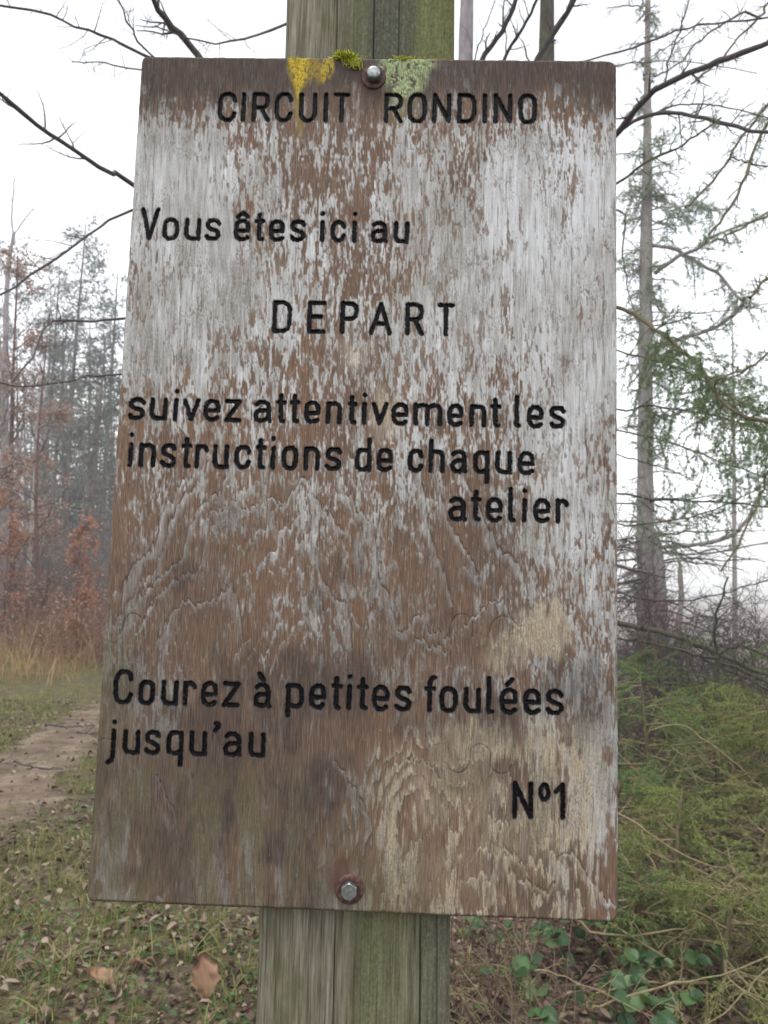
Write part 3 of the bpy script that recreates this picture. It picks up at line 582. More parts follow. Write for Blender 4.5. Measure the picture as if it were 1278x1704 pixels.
# rounded corners + slightly eaten edges
XR, ZR = X.copy(), Z.copy(); r_ = np.where(X > 0, .0072, .0042)
ax = np.abs(X) - (BW / 2 - r_); az = np.abs(Z) - (BH / 2 - r_); m = (ax > 0) & (az > 0)
sc_ = np.where(m, np.maximum(ax, az) / np.maximum(np.hypot(ax, az), 1e-9), 1)
XR = np.where(m, np.sign(X) * (BW / 2 - r_ + ax * sc_), X); ZR = np.where(m, np.sign(Z) * (BH / 2 - r_ + az * sc_), Z)
eat = .0009 * (fbm(QX / 18, QY / 18, 6, 3) - .5)
XR -= np.sign(X) * np.clip(1 - (BW / 2 - np.abs(X)) / .004, 0, 1) * np.abs(eat); ZR -= np.sign(Z) * np.clip(1 - (BH / 2 - np.abs(Z)) / .004, 0, 1) * np.abs(eat)
dark = np.clip(dark + rim * .45 * (QY > 1480) + rim * .35 * (QY < 115) + rim * .2, 0, 1)
VB = np.stack([XR, -hgt, ZR + BZ], -1).reshape(-1, 3)
iq = (np.arange(NY - 1)[:, None] * NX + np.arange(NX - 1)[None])
FB = np.stack([iq, iq + NX, iq + NX + 1, iq + 1], -1).reshape(-1, 4)
att1 = np.stack([cov, dark, cream, ink], -1).reshape(-1, 4); att2 = np.stack([yel, algae, rust, pal], -1).reshape(-1, 4); att3 = np.stack([np.clip(tone, 0, 1), hair, sstep(.3, .7, streak(70, 160, 4)), 0 * X], -1).reshape(-1, 4)
fmin = DA.ravel()[FB].max(1)
which = np.stack(DIST).argmin(0).ravel()[FB[:, 0]]
isl = fmin < HW - .0001
def add_attr(me, name, arr):
    a = me.attributes.new(name, 'FLOAT_COLOR', 'POINT'); a.data.foreach_set('color', np.ascontiguousarray(arr, np.float32).ravel())
def submesh(name, faces, mat, parent):
    us, inv = np.unique(faces, return_inverse=True)
    me = bpy.data.meshes.new(name); f = inv.reshape(-1, 4).astype(np.int32)
    me.vertices.add(len(us)); me.vertices.foreach_set('co', VB[us].astype(np.float32).ravel())
    me.loops.add(f.size); me.loops.foreach_set('vertex_index', f.ravel())
    me.polygons.add(len(f)); me.polygons.foreach_set('loop_start', np.arange(0, f.size, 4, dtype=np.int32)); me.update(calc_edges=True)
    add_attr(me, 'wear_shade', att1[us]); add_attr(me, 'growth_tone', att2[us]); add_attr(me, 'fibre', att3[us])
    me.polygons.foreach_set('use_smooth', np.ones(len(f), bool))
    return link_mesh(name, me, mat, parent)

t = NT('weathered plywood')
cv, dk, cr, ik = t.attr('wear_shade'); ye, al, ru, pl = t.attr('growth_tone')
fine = t.noise(t.coord((1500, 1500, 75)), 1, 3, .6); mid = t.noise(t.coord((420, 420, 16)), 1, 4, .6); big = t.noise(t.coord((9, 9, 5)), 1, 4, .6)
grit = t.noise(t.coord((1100, 1100, 420)), 1, 3, .7)
tn, hr, tb, _x = t.attr('fibre')
brown = t.ramp(fine, [(.28, lin(59, 46, 38)), (.5, lin(106, 84, 68)), (.72, lin(144, 120, 102))])
brown = t.mix(t.ramp(mid, [(.35, (.0, 0, 0, 1)), (.75, (.8, .8, .8, 1))]), brown, lin(84, 69, 58))
brown = t.mix(t.math('MULTIPLY', tb, .7), brown, t.ramp(fine, [(.3, lin(86, 65, 50)), (.7, lin(131, 103, 81))]))
g_ = t.math('ADD', t.math('MULTIPLY', fine, .5), t.math('MULTIPLY', grit, .5))
gt = t.math('ADD', t.math('MULTIPLY', tn, .55), t.math('MULTIPLY', t.math('SUBTRACT', g_, .27), 1.0))
grey = t.ramp(gt, [(.06, lin(88, 82, 75)), (.30, lin(136, 132, 126)), (.54, lin(168, 167, 164)), (.82, lin(200, 201, 203))])
grey = t.mix(t.ramp(mid, [(.45, (0, 0, 0, 1)), (.75, (.45, .45, .45, 1))]), grey, lin(116, 109, 105))
crm = t.ramp(g_, [(.3, lin(96, 82, 64)), (.48, lin(158, 143, 118)), (.68, lin(204, 190, 162))])
grey = t.mix(cr, grey, crm)
col = t.mix(cv, brown, grey)
dirt_shade = t.ramp(fine, [(.3, lin(38, 32, 30)), (.7, lin(74, 63, 57))])
col = t.mix(t.math('MULTIPLY', hr, .75), col, t.ramp(grit, [(.35, lin(62, 56, 54)), (.65, lin(104, 94, 88))]))
col = t.mix(t.math('MULTIPLY', dk, .82), col, dirt_shade)
col = t.mix(t.math('MULTIPLY', al, t.math('MULTIPLY_ADD', mid, .8, .4)), col, t.ramp(g_, [(.3, lin(60, 56, 38)), (.7, lin(118, 112, 82))]))
col = t.mix(t.math('MULTIPLY', ru, .8), col, lin(84, 56, 46))
col = t.mix(t.math('MULTIPLY', pl, .85), col, t.ramp(grit, [(.38, lin(96, 110, 76)), (.5, lin(146, 158, 112)), (.65, lin(170, 182, 134))]))
col = t.mix(t.math('MULTIPLY', ye, .85), col, t.ramp(grit, [(.35, lin(120, 100, 24)), (.5, lin(178, 152, 28)), (.68, lin(206, 180, 50))]))
inkc = t.ramp(grit, [(.35, lin(9, 9, 11)), (.7, lin(22, 22, 27))])
col = t.mix(ik, col, inkc)
ro = t.math('MULTIPLY_ADD', ik, -.42, .85)
t.bump(t.math('ADD', t.math('MULTIPLY', g_, .8), t.math('MULTIPLY', mid, .5)), .55, .0006)
M['ply'] = t.out(col, ro, .45); t.L(t.math('MULTIPLY_ADD', ik, -.28, .4), t.b.inputs['Specular IOR Level'])
board = submesh('board', FB[~isl], M['ply'], SIGN)
for k, (txt, *_r) in enumerate(LINES):
    o = submesh('lettering', FB[isl & (which == k)], M['ply'], board)
    o['label'] = f'black routed lettering reading {txt}'
# board back and edges: a closed shell behind the worked face
bl = np.concatenate([np.arange(NX), np.arange(1, NY) * NX + NX - 1, (NY - 1) * NX + np.arange(NX - 2, -1, -1), np.arange(NY - 2, 0, -1) * NX])
E0 = VB[bl]; E1 = E0.copy(); E1[:, 1] = 0.0150; n = len(bl)
mid_ = E0 * .5 + E1 * .5
Ve = np.concatenate([E0, E1, [[0, .0150, BZ]]]); a = np.arange(n); b = (a + 1) % n
t = NT('plywood edge'); v = t.coord((30, 1, 30)); lay = t.n('ShaderNodeTexWave'); lay.bands_direction = 'Y'; lay.inputs['Scale'].default_value = 160; lay.inputs['Distortion'].default_value = 2
t.L(v, lay.inputs[0]); col = t.mix(lay.outputs['Fac'], lin(56, 46, 36), lin(96, 84, 64)); M['edge'] = t.out(col, .9, .2)
mesh_np('board_edge', Ve, [np.stack([a, a + n, b + n, b], 1), np.stack([a + n, np.full(n, 2 * n), b + n], 1)], M['edge'], board, smooth=False)

# --- post
yf = 0.0165
pa, pb, pc, pd_ = at(475, 50, yf), at(428, 1610, yf), at(756.5, 50, yf), at(749, 1610, yf)
def pl_x(z): return np.interp(z, [pb[2], pa[2]], [pb[0], pa[0]]) + (z - np.clip(z, pb[2], pa[2])) * (pa[0] - pb[0]) / (pa[2] - pb[2])
def pr_x(z): return np.interp(z, [pd_[2], pc[2]], [pd_[0], pc[0]]) + (z - np.clip(z, pd_[2], pc[2])) * (pc[0] - pd_[0]) / (pc[2] - pd_[2])
nu_, nv_ = 181, 1501
zt = np.linspace(2.26, -0.35, nv_); uu = np.linspace(0, 1, nu_)
U, ZZ = np.meshgrid(uu, zt); PXp = pl_x(ZZ) * (1 - U) + pr_x(ZZ) * U
gr = fbm(U * 26 + .5 * fbm(U * 3, ZZ * 2, 1, 2), ZZ * 1.6, 3, 3); fi = vn(U * 90, ZZ * 8, 4)
hp = 0.0012 * (gr - .5) + .0005 * (fi - .5)
ck = np.zeros_like(U)
for cu, z0, z1, wd in ((.52, 1.88, 2.3, .006), (.845, .3, 1.27, .007), (.40, .9, 1.262, .004), (.30, 1.85, 2.3, .004), (.93, 1.0, 1.3, .004), (.62, 1.05, 1.2, .003), (.67, 1.9, 2.3, .004)):
    c_ = cu + .02 * (fbm(ZZ * 6, ZZ * 0 + cu * 9, 2, 2) - .5); ck = np.maximum(ck, np.clip(1 - np.abs(U - c_) / wd, 0, 1) * sstep(z0 - .02, z0 + .05, ZZ) * sstep(z1 + .02, z1 - .05, ZZ))
hp -= ck * .003
rimp = np.clip(1 - np.minimum(U, 1 - U) / .03, 0, 1) ** 2; hp -= rimp * .003
Vp = np.stack([PXp, yf - hp, ZZ], -1).reshape(-1, 3)
upm = sstep(1.7, 1.8, ZZ)
alg = upm * (sstep(.18, .40, U + .2 * (gr - .5)) * .6 + sstep(.66, .80, U + .15 * (gr - .5)) * .4) + (1 - upm) * np.clip(sstep(.40, .55, U + .1 * (gr - .5)) * .55 * sstep(.35, .6, fbm(U * 9, ZZ * 2, 5, 2) + .12) + sstep(.45, .55, U) * sstep(.66, .58, U) * .4 + sstep(.2, .12, U) * .1, 0, 1)
bri = upm * sstep(.68, .82, U + .2 * (fbm(U * 8, ZZ * 12, 4, 3) - .5)) + (1 - upm) * sstep(.50, .62, U) * sstep(.84, .76, U) * .5
drk = upm * np.clip(sstep(.42, .55, U) * sstep(.82, .7, U) * .75 + sstep(.03, .0, U) * .3 + .25 * sstep(.3, .4, U) * sstep(.5, .42, U), 0, 1) + (1 - upm) * (sstep(.84, .88, U) * .55 + sstep(1.22, 1.27, ZZ) * .15)  # last term paints the board's shade onto the post just below it
pat = np.stack([np.clip(alg, 0, 1), np.clip(bri, 0, 1), np.clip(drk, 0, 1), np.clip(ck, 0, 1)], -1).reshape(-1, 4)
ip = (np.arange(nv_ - 1)[:, None] * nu_ + np.arange(nu_ - 1)[None]); Fp = np.stack([ip, ip + nu_, ip + nu_ + 1, ip + 1], -1).reshape(-1, 4)
lf = np.arange(nv_) * nu_; rt = lf + nu_ - 1; nb = len(Vp)
Lb = Vp[lf].copy(); Lb[:, 1] = yf + .14; Rb = Vp[rt].copy(); Rb[:, 1] = yf + .14
Vp = np.concatenate([Vp, Lb, Rb]); k = np.arange(nv_ - 1)
side = np.concatenate([np.stack([lf[k], nb + k, nb + k + 1, lf[k + 1]], 1), np.stack([rt[k], rt[k + 1], nb + nv_ + k + 1, nb + nv_ + k], 1), np.stack([nb + k, nb + nv_ + k, nb + nv_ + k + 1, nb + k + 1], 1)])
topf = np.array([[0, nu_ - 1, nb + nv_, nb]])
t = NT('weathered post timber'); al, br_, dk, ck_ = t.attr('growth_tone')
fine = t.noise(t.coord((600, 600, 22)), 1, 3, .6); mid = t.noise(t.coord((130, 130, 5)), 1, 4, .6); grit = t.noise(t.coord((500, 500, 300)), 1, 4, .7)
wood = t.ramp(t.math('ADD', t.math('MULTIPLY', fine, .65), t.math('MULTIPLY', mid, .35)), [(.34, lin(64, 60, 50)), (.46, lin(100, 95, 81)), (.55, lin(122, 117, 102)), (.68, lin(148, 143, 129))])
blot = t.noise(t.coord((24, 24, 9)), 1, 5, .7); wood = t.mix(t.ramp(blot, [(.48, (0, 0, 0, 1)), (.66, (.75, .75, .75, 1))]), wood, lin(84, 82, 58)); wood = t.mix(t.ramp(blot, [(.28, (.6, .6, .6, 1)), (.42, (0, 0, 0, 1))]), wood, lin(70, 62, 54))
gre = t.ramp(t.math('ADD', t.math('MULTIPLY', grit, .6), t.math('MULTIPLY', mid, .4)), [(.35, lin(52, 56, 40)), (.52, lin(86, 88, 60)), (.66, lin(116, 117, 84))])
col = t.mix(t.math('MULTIPLY', al, t.math('MULTIPLY_ADD', mid, .9, .15)), wood, gre)
col = t.mix(t.math('MULTIPLY', br_, .5), col, t.ramp(grit, [(.35, lin(72, 76, 38)), (.6, lin(106, 110, 56)), (.7, lin(130, 136, 78))]))
col = t.mix(t.math('MULTIPLY', dk, .85), col, t.ramp(grit, [(.35, lin(42, 46, 40)), (.6, lin(78, 82, 70)), (.72, lin(120, 124, 108))]))
col = t.mix(ck_, col, lin(28, 25, 22))
t.bump(t.math('ADD', t.math('MULTIPLY', fine, .7), t.math('MULTIPLY', grit, .5)), .7, .001)
M['post'] = t.out(col, .9, .2)
post = mesh_np('post', Vp, [np.concatenate([Fp, side, topf])], M['post'], SIGN, smooth=True)
add_attr(post.data, 'growth_tone', np.concatenate([pat, np.tile([.4, .1, .3, 0], (2 * nv_, 1))]))

# --- bolts
t = NT('zinc bolt'); n1 = t.noise(t.coord(), 300, 4); t.b.inputs['Metallic'].default_value = 1.0
M['zinc'] = t.out(t.ramp(n1, [(.35, lin(112, 118, 116)), (.6, lin(150, 156, 154)), (.75, lin(184, 186, 184))]), t.ramp(n1, [(.3, (.6, .6, .6, 1)), (.7, (.42, .42, .42, 1))]), .5)
t.bump(n1, .3, .0004)
t = NT('rusty washer'); n1 = t.noise(t.coord(), 260, 5, .7)
M['rust'] = t.out(t.ramp(n1, [(.3, lin(44, 32, 32)), (.5, lin(78, 54, 50)), (.7, lin(108, 78, 70))]), .75, .3); t.bump(n1, .6, .0006)
def lathe(S, prof, c, seg=32, ph=0.0):
    """prof: list of (radius, y out of the board)"""
    a = np.arange(seg) / seg * 2 * math.pi + ph; pr = np.array(prof)
    V = np.stack([c[0] + pr[:, 0, None] * np.cos(a), np.broadcast_to(c[1] - pr[:, 1, None], (len(pr), seg)), c[2] + pr[:, 0, None] * np.sin(a)], -1).reshape(-1, 3)
    k = np.arange(len(pr) - 1)[:, None]; j = np.arange(seg)[None]; jn = (j + 1) % seg
    S.add(V, np.stack([k * seg + j, (k + 1) * seg + j, (k + 1) * seg + jn, k * seg + jn], -1).reshape(-1, 4))
for (wpx, hpx, rw, hh, ph, roundish, lab) in (((622, 128.5), None, .0103, .0085, .2, True, 'galvanised bolt with rounded head at the top of the board'), ((581.5, 1480), None, .0108, .0068, .55, False, 'hexagonal zinc bolt near the bottom edge')):
    P = at(wpx[0], wpx[1], -.001); c = np.array([P[0], -0.0002, P[2]])
    S = Soup()
    if roundish:
        lathe(S, [(.0058, .001), (.0058, hh - .0022), (.0056, hh - .0012), (.0048, hh - .0004), (.0030, hh), (.0001, hh + .0001)], c, 24, ph)
    else:
        hexp = [(.0066, .001), (.0066, hh - .0012)]
        lathe(S, hexp, c, 6, ph)
        S.F4[-1] = S.F4[-1]
        # chamfered crown: hexagon blending to a round top
        seg = 36; a = np.arange(seg) / seg * 2 * math.pi + ph; rh = .0066 * math.cos(math.pi / 6) / np.cos(((a - ph) % (math.pi / 3)) - math.pi / 6)
        rings = [(rh, hh - .0012), (np.minimum(rh, .0063), hh - .0010 + 0 * a), (np.full(seg, .0057), hh), (np.full(seg, .0055), hh), (np.full(seg, .0001), hh)]
        V = np.concatenate([np.stack([c[0] + r * np.cos(a), np.broadcast_to(c[1] - y, a.shape), c[2] + r * np.sin(a)], -1) for r, y in rings])
        kk = np.arange(4)[:, None]; j = np.arange(seg)[None]; jn = (j + 1) % seg
        S.add(V, np.stack([kk * seg + j, (kk + 1) * seg + j, (kk + 1) * seg + jn, kk * seg + jn], -1).reshape(-1, 4))
    bo = S.build('bolt', M['zinc'], SIGN, smooth=roundish); bo['label'] = lab
    S = Soup(); lathe(S, [(rw, -.001), (rw, .0010), (rw - .0006, .0016), (.0070, .0016), (.0064, .0011), (.003, .0011)], c, 40)
    S.build('washer', M['rust'], bo)

# --- moss tufts on the board's top edge
def moss_tuft(px0, px1, py, n, rr, hang=False):
    rng = np.random.default_rng(int(px0)); S = Soup()
    P0 = at(px0, py, .005); P1 = at(px1, py, .005)
    b = P0 + (P1 - P0) * rng.beta(2, 2, (n, 1)) ; b[:, 1] += rng.uniform(-.006, .007, n); b[:, 2] = BZ + BH / 2 - .001 - .0006 * 0
    d = unit(rng.normal(0, .6, (n, 3)) + np.array([0, -.25, .8]))
    L = rr * (.5 + rng.random((n, 1)))
    leaves(S, rng, b, d, L.mean() * 1.0, L.mean() * .22, .4)
    leaves(S, rng, b + d * L * .5, unit(d + rng.normal(0, .7, d.shape)), L.mean() * .6, L.mean() * .2, .4)
    if hang:
        m = 26; base = P0 + (P1 - P0) * rng.uniform(.35, 1.2, (m, 1)); base[:, 1] = -.0008; base[:, 2] = BZ + BH / 2 - .001
        pts = [base]; cur = base
        for _ in range(5):
            cur = cur + np.stack([rng.normal(0.0006, .0012, m), np.full(m, -.0002) + rng.normal(0, .0004, m), -rng.uniform(.0008, .0028, m)], 1); cur[:, 1] = np.minimum(cur[:, 1], -.0016); pts.append(cur)
        tubes(S, np.stack(pts, 1), np.full((m, 6), .00022), 3)
        P_ = np.stack(pts, 1); bb, tt = sample_on(rng, P_, 160); leaves(S, rng, bb, tt + rng.normal(0, .8, bb.shape), .0016, .0007)
    o = S.build('moss', M['moss'], board, smooth=False); o['label'] = 'bright yellow green moss tuft on the top edge'
moss_tuft(556, 592, 95, 700, .0055, True); moss_tuft(650, 692, 98, 420, .0028); moss_tuft(478, 500, 95, 160, .0018); moss_tuft(592, 612, 96, 110, .0018); moss_tuft(690, 745, 99, 150, .0016); moss_tuft(300, 345, 93, 90, .0013)

# ------------------------------------------------------------------ trees close by
rng = np.random.default_rng(11)
def trunk_mesh(name, pts, radii, mat, parent, n=40, sides=12, rough=.06, seed=0):
    r = np.random.default_rng(seed); P = resample(np.array(pts, float), n); R = np.interp(np.linspace(0, 1, n), np.linspace(0, 1, len(radii)), radii)
    R = R * (1 + rough * r.normal(size=n)); S = Soup(); tubes(S, P, R, sides); return S.build(name, mat, parent), P, R
def branch(parent, pts, r0, r1, mat, twigs=6, tl=.25, twl2=3, n=14, jit=.006, up=.1, needle=None, nd=120, nl=.02, nw=.003, seed=0, spread=50, hang=0, hl=.3, t0=.15):
    r = np.random.default_rng(seed + 100); P = resample(np.array(pts, float), n, r, jit)[None]
    R = (np.linspace(r0, r1, n) * (1 + .07 * r.normal(size=n)))[None]
    S = Soup(); tubes(S, P, R, 7)
    Ps = []
    if twigs:
        P1, R1 = spawn(r, P, R, twigs, t0, .98, tl, spread, up, .16, 6, .45, .35, .0016); tubes(S, P1, R1, 4); Ps.append(P1)
        if twl2:
            P2, R2 = spawn(r, P1, R1, twl2, .2, .95, tl * .38, 50, up, .2, 4, .6, .4, .0012); tubes(S, P2, R2, 3); Ps.append(P2)
    if hang:
        P3, R3 = spawn(r, P, R, hang, t0, .99, hl, 70, -1.6, .14, 6, .25, .3, .0012, taper=False); tubes(S, P3, R3, 4)
        P4, R4 = spawn(r, P3, R3, 6, .1, .98, hl * .28, 50, -.5, .15, 4, .6, .4, .0009); tubes(S, P4, R4, 3); Ps += [P3, P4]
    o = S.build('branch', mat, parent)
    if needle is not None and Ps:
        S2 = Soup()
        for q in Ps: needles(S2, r, q, nd, nl, nw)
        f = S2.build('foliage', needle, o, smooth=False)
    return o
def px3(pl, Y0, Y1):
    n = len(pl); return [at(a, b, Y0 + (Y1 - Y0) * i / (n - 1)) for i, (a, b) in enumerate(pl)]
def tree_at(name, px, py, Y, label, cat, group=None):
    P = at(px, py, Y); z = gh(P[0], P[1]); return empty(name, (P[0], P[1], z), label, cat, group), np.array([P[0], P[1], z])

# tree A: pale trunk just right of the post, its branches reach left past the sign
A, a0 = tree_at('bare_tree', 774, 40, 5.0, 'bare tree with pale trunk just right of the post, dark branches reaching left', 'tree')
trunk_mesh('trunk', [a0 - [0, 0, .2], a0 + [0.01, 0, 2], a0 + [0, 0, 4], a0 + [.02, 0, 7.5]], [.095, .075, .066, .04], M['bark_pale'], A, seed=1)
def aY(y): return 5.0
LB = [([(775, 300), (500, 190), (240, 90), (180, 62), (125, 45), (70, 20), (-30, 4)], 3.6, .011, .006, 9),
      ([(775, 640), (560, 400), (330, 92), (285, 45), (255, 0), (225, -60)], 3.8, .026, .014, 5),
      ([(700, 420), (420, 230), (248, 88), (220, 50), (197, 0), (180, -40)], 3.9, .009, .005, 8),
      ([(775, -60), (600, -10), (475, 40), (420, 60), (370, 71), (312, 65), (265, 46), (225, 42)], 3.7, .011, .0025, 12),
      ([(775, 180), (500, 150), (232, 117), (160, 103), (120, 103)], 3.4, .006, .003, 10),
      ([(775, 700), (500, 500), (218, 303), (185, 288), (110, 240), (70, 214), (0, 155), (-60, 100)], 3.1, .018, .010, 6),
      ([(775, 230), (480, 260), (215, 352), (160, 383), (120, 410), (60, 455), (0, 490), (-60, 520)], 3.6, .011, .005, 10),
      ([(775, 470), (450, 520), (203, 530), (150, 534), (95, 533), (75, 545), (55, 590), (20, 636)], 3.5, .0095, .005, 10),
      ([(775, 600), (480, 615), (197, 625), (150, 625), (110, 636), (40, 642), (-30, 634)], 3.8, .0085, .004, 10),
      ([(775, 330), (840, 215), (895, 97), (935, 35), (955, 0), (985, -60)], 4.6, .024, .015, 5),
      ([(775, 170), (805, 95), (840, 45), (858, 0), (870, -50)], 4.7, .020, .014, 6),
      ([(775, 260), (840, 97), (866, 55), (890, 5), (905, -40)], 4.5, .014, .009, 6),
      ([(775, 130), (792, 90), (806, 50), (830, -20)], 4.8, .006, .003, 5)]
for k, (pl, Yt, r0, r1, tw) in enumerate(LB):
    branch(A, px3(pl, 5.0, Yt), r0 * 1.1, r1 * 1.1, M['bark_dark'], tw + 3, .22, 3, 16, .004, .25, seed=k, t0=.45 if k < 9 else .2)

# tree B: mossy conifer trunk, branches to the right
B, b0 = tree_at('conifer_tree', 908, 50, 6.0, 'mossy trunked conifer above the sign, long branches reaching right with hanging green sprays', 'tree')
trunk_mesh('trunk', [b0 - [0, 0, .2], b0 + [0, 0, 2.2], b0 + [0, 0, 4.5], b0 + [0.02, 0, 8.5]], [.13, .11, .088, .05], M['bark_moss'], B, seed=2, rough=.08)
RB = [([(905, 380), (960, 300), (1028, 220), (1062, 178), (1105, 140), (1180, 110), (1225, 92), (1300, 62)], 4.0, .030, .018, 8, 'bark_dark', None),
      ([(905, 330), (1028, 222), (1078, 194), (1125, 188), (1180, 198), (1230, 213), (1310, 228)], 4.2, .018, .013, 12, 'bark_dark', None),
      ([(905, 120), (990, 97), (1075, 70), (1150, 45), (1205, 38), (1300, 26)], 4.5, .009, .006, 14, 'bark_dark', None),
      ([(905, 130), (1025, 108), (1075, 102), (1130, 103), (1190, 108), (1260, 122)], 4.8, .006, .003, 14, 'twig_moss', None),
      ([(905, 370), (1030, 303), (1080, 268), (1130, 245), (1165, 222), (1200, 196)], 4.6, .014, .006, 14, 'twig_moss', 'needle_pale'),
      ([(1085, 195), (1100, 185), (1130, 174), (1175, 175), (1220, 182), (1290, 198)], 4.6, .008, .005, 10, 'twig_moss', 'needle_pale'),
      ([(905, 480), (1028, 513), (1062, 527), (1085, 545), (1112, 562), (1140, 588), (1165, 612), (1190, 650), (1215, 680), (1290, 704)], 4.2, .018, .013, 14, 'twig_moss', 'needle_green'),
      ([(905, 650), (1030, 682), (1075, 676), (1120, 680), (1180, 690), (1290, 716)], 4.8, .010, .005, 14, 'bark_dark', 'needle_green'),
      ([(905, 730), (1030, 758), (1080, 772), (1120, 784), (1155, 800)], 5.0, .008, .003, 8, 'bark_dark', None),
      ([(905, 800), (1030, 822), (1100, 832), (1170, 835), (1230, 838), (1300, 846)], 5.0, .010, .006, 14, 'bark_dark', None),
      ([(905, 1000), (1030, 1036), (1070, 1045), (1130, 1060), (1190, 1085), (1235, 1105), (1300, 1135)], 4.4, .022, .015, 12, 'bark_moss', None),
      ([(905, 1040), (1030, 1062), (1090, 1070), (1160, 1092), (1230, 1125), (1300, 1160)], 4.6, .011, .007, 12, 'bark_moss', None),
      ([(905, 900), (1030, 942), (1070, 952), (1110, 962)], 5.2, .010, .004, 10, 'bark_dark', None),
      ([(905, 540), (1030, 585), (1100, 602), (1180, 640), (1230, 668), (1300, 700)], 4.7, .009, .005, 14, 'twig_moss', 'needle_pale'),
      ([(905, 690), (1030, 716), (1120, 738), (1210, 772), (1300, 806)], 5.0, .008, .004, 14, 'twig_moss', 'needle_pale'),
      ([(905, 840), (1030, 872), (1110, 868), (1180, 850), (1290, 800)], 5.2, .009, .004, 16, 'twig_moss', 'needle_pale'),
      ([(905, 930), (1030, 985), (1120, 1000), (1210, 985), (1300, 960)], 5.2, .009, .004, 18, 'bark_dark', None),
      ([(905, 350), (1032, 350), (1036, 420), (1042, 470), (1054, 515)], 5.0, .010, .004, 10, 'bark_dark', 'needle_pale')]
for k, (pl, Yt, r0, r1, tw, mt, nd_) in enumerate(RB):
    hang = 46 if nd_ == 'needle_green' and k == 6 else (12 if nd_ == 'needle_green' else (14 if k in (11, 14, 15) or k == 13 and nd_ else 0))
    branch(B, px3(pl, 6.0, Yt), r0, r1, M[mt], tw, .28, 4, 18, .005, .1, M[nd_] if nd_ else None, 260 if hang else 120, .024, .005, seed=20 + k, hang=hang, hl=.55, t0=.3)

# tree C: tall straight larch right of the sign
Cc, c0 = tree_at('larch_tree', 1076, 985, 12.0, 'tall straight larch with grey trunk just right of the sign, standing clear against the sky', 'tree')
trunk_mesh('trunk', [c0 - [0, 0, .4], c0 + [0, 0, 1.5], at(1074, 860, 12), at(1074, 640, 12), at(1075, 440, 12), at(1077, 250, 12), at(1078, 0, 12), at(1079, -160, 12)], [.17, .155, .135, .115, .11, .072, .045, .028], M['bark_grey'], Cc, n=70, seed=3, rough=.045)
CB = [([(1076, 585), (1130, 563), (1180, 548), (1205, 535), (1232, 512), (1238, 495)], .038, .03, 'needle_pale'),
      ([(1090, 455), (1110, 440), (1135, 425), (1165, 412), (1190, 392), (1240, 372), (1290, 345)], .04, .015, 'needle_pale'),
      ([(1076, 405), (1120, 415), (1150, 430), (1190, 452), (1215, 478), (1235, 500)], .03, .025, 'needle_pale'),
      ([(1080, 520), (1120, 519), (1170, 520), (1230, 514), (1290, 505)], .012, .008, None),
      ([(1076, 630), (1130, 655), (1180, 640), (1230, 622), (1260, 605), (1290, 575)], .02, .012, 'needle_pale'),
      ([(1080, 900), (1105, 908), (1150, 908), (1190, 900), (1225, 885), (1245, 860), (1260, 832)], .040, .026, None),
      ([(1085, 912), (1105, 922), (1150, 923), (1200, 918), (1240, 910), (1280, 902)], .022, .012, None),
      ([(1100, 962), (1060, 950), (1030, 940), (990, 935)], .03, .02, None),
      ([(1078, 108), (1060, 106), (1030, 110), (1000, 114)], .014, .006, None),
      ([(1079, 12), (1040, 8), (1010, 14)], .014, .008, None),
      ([(1076, 330), (1110, 352), (1160, 335), (1190, 352)], .014, .008, 'needle_pale'),
      ([(1074, 690), (1100, 692), (1125, 690), (1150, 680)], .03, .008, None), ([(1074, 727), (1090, 725), (1102, 728)], .02, .008, None),
      ([(1080, 350), (1115, 345), (1150, 352), (1170, 340)], .012, .007, 'needle_pale')]
for k, (pl, r0, r1, nd_) in enumerate(CB):
    branch(Cc, px3(pl, 12.0, 11.3), r0, r1, M['bark_grey'], 10, .55, 4, 14, .012, 0.0, M[nd_] if nd_ else None, 80, .05, .011, seed=50 + k, hang=8 if nd_ else 0, hl=.5, t0=.25)
trunk_mesh('trunk', [at(1086, 880, 11.9), at(1094, 920, 11.88), at(1099, 980, 11.86), at(1102, 1040, 11.86), at(1104, 1150, 11.85)], [.05, .085, .095, .10, .13], M['bark_grey'], Cc, n=24, seed=33)
# whorls of short side shoots up the trunk, pale green tufts hang from them
r = np.random.default_rng(77); S = Soup(); SN = Soup()
zz = np.concatenate([r.uniform(at(1076, 640, 12)[2], at(1076, 240, 12)[2], 90), r.uniform(at(1076, 1010, 12)[2], at(1076, 640, 12)[2], 70), r.uniform(at(1076, 240, 12)[2], at(1076, 0, 12)[2], 18)])
for q, z in enumerate(zz):
    az = r.uniform(0, 6.28); lo = z < at(1076, 640, 12)[2]
    L = (r.uniform(.2, .75) if not lo else r.uniform(.2, .8)); L = L if z < at(1076, 240, 12)[2] else L * .6
    d = np.array([math.cos(az), math.sin(az), r.uniform(-.1, .4)]); b = np.array([c0[0], c0[1], z])
    pts = np.array([b, b + d * L * .35, b + d * L * .7 + [0, 0, -.05 * L], b + d * L + [0, 0, -.22 * L]])
    P = resample(pts, 8, r, .015)[None]; R = np.linspace(.016, .005, 8)[None]; tubes(S, P, R, 5)
    P1, R1 = spawn(r, P, R, 7, .2, .98, .32, 55, -.5, .18, 5, .5, .4, .0025); tubes(S, P1, R1, 3)
    if not lo: 
        if r.random() < .75: needles(SN, r, np.concatenate([P1]), 100, .05, .011, 60)
S.build('side_shoots', M['bark_grey'], Cc); SN.build('foliage', M['needle_pale'], Cc, smooth=False)
S = Soup(); zz = r.uniform(at(1076, 1110, 12)[2], at(1076, 830, 12)[2], 46)
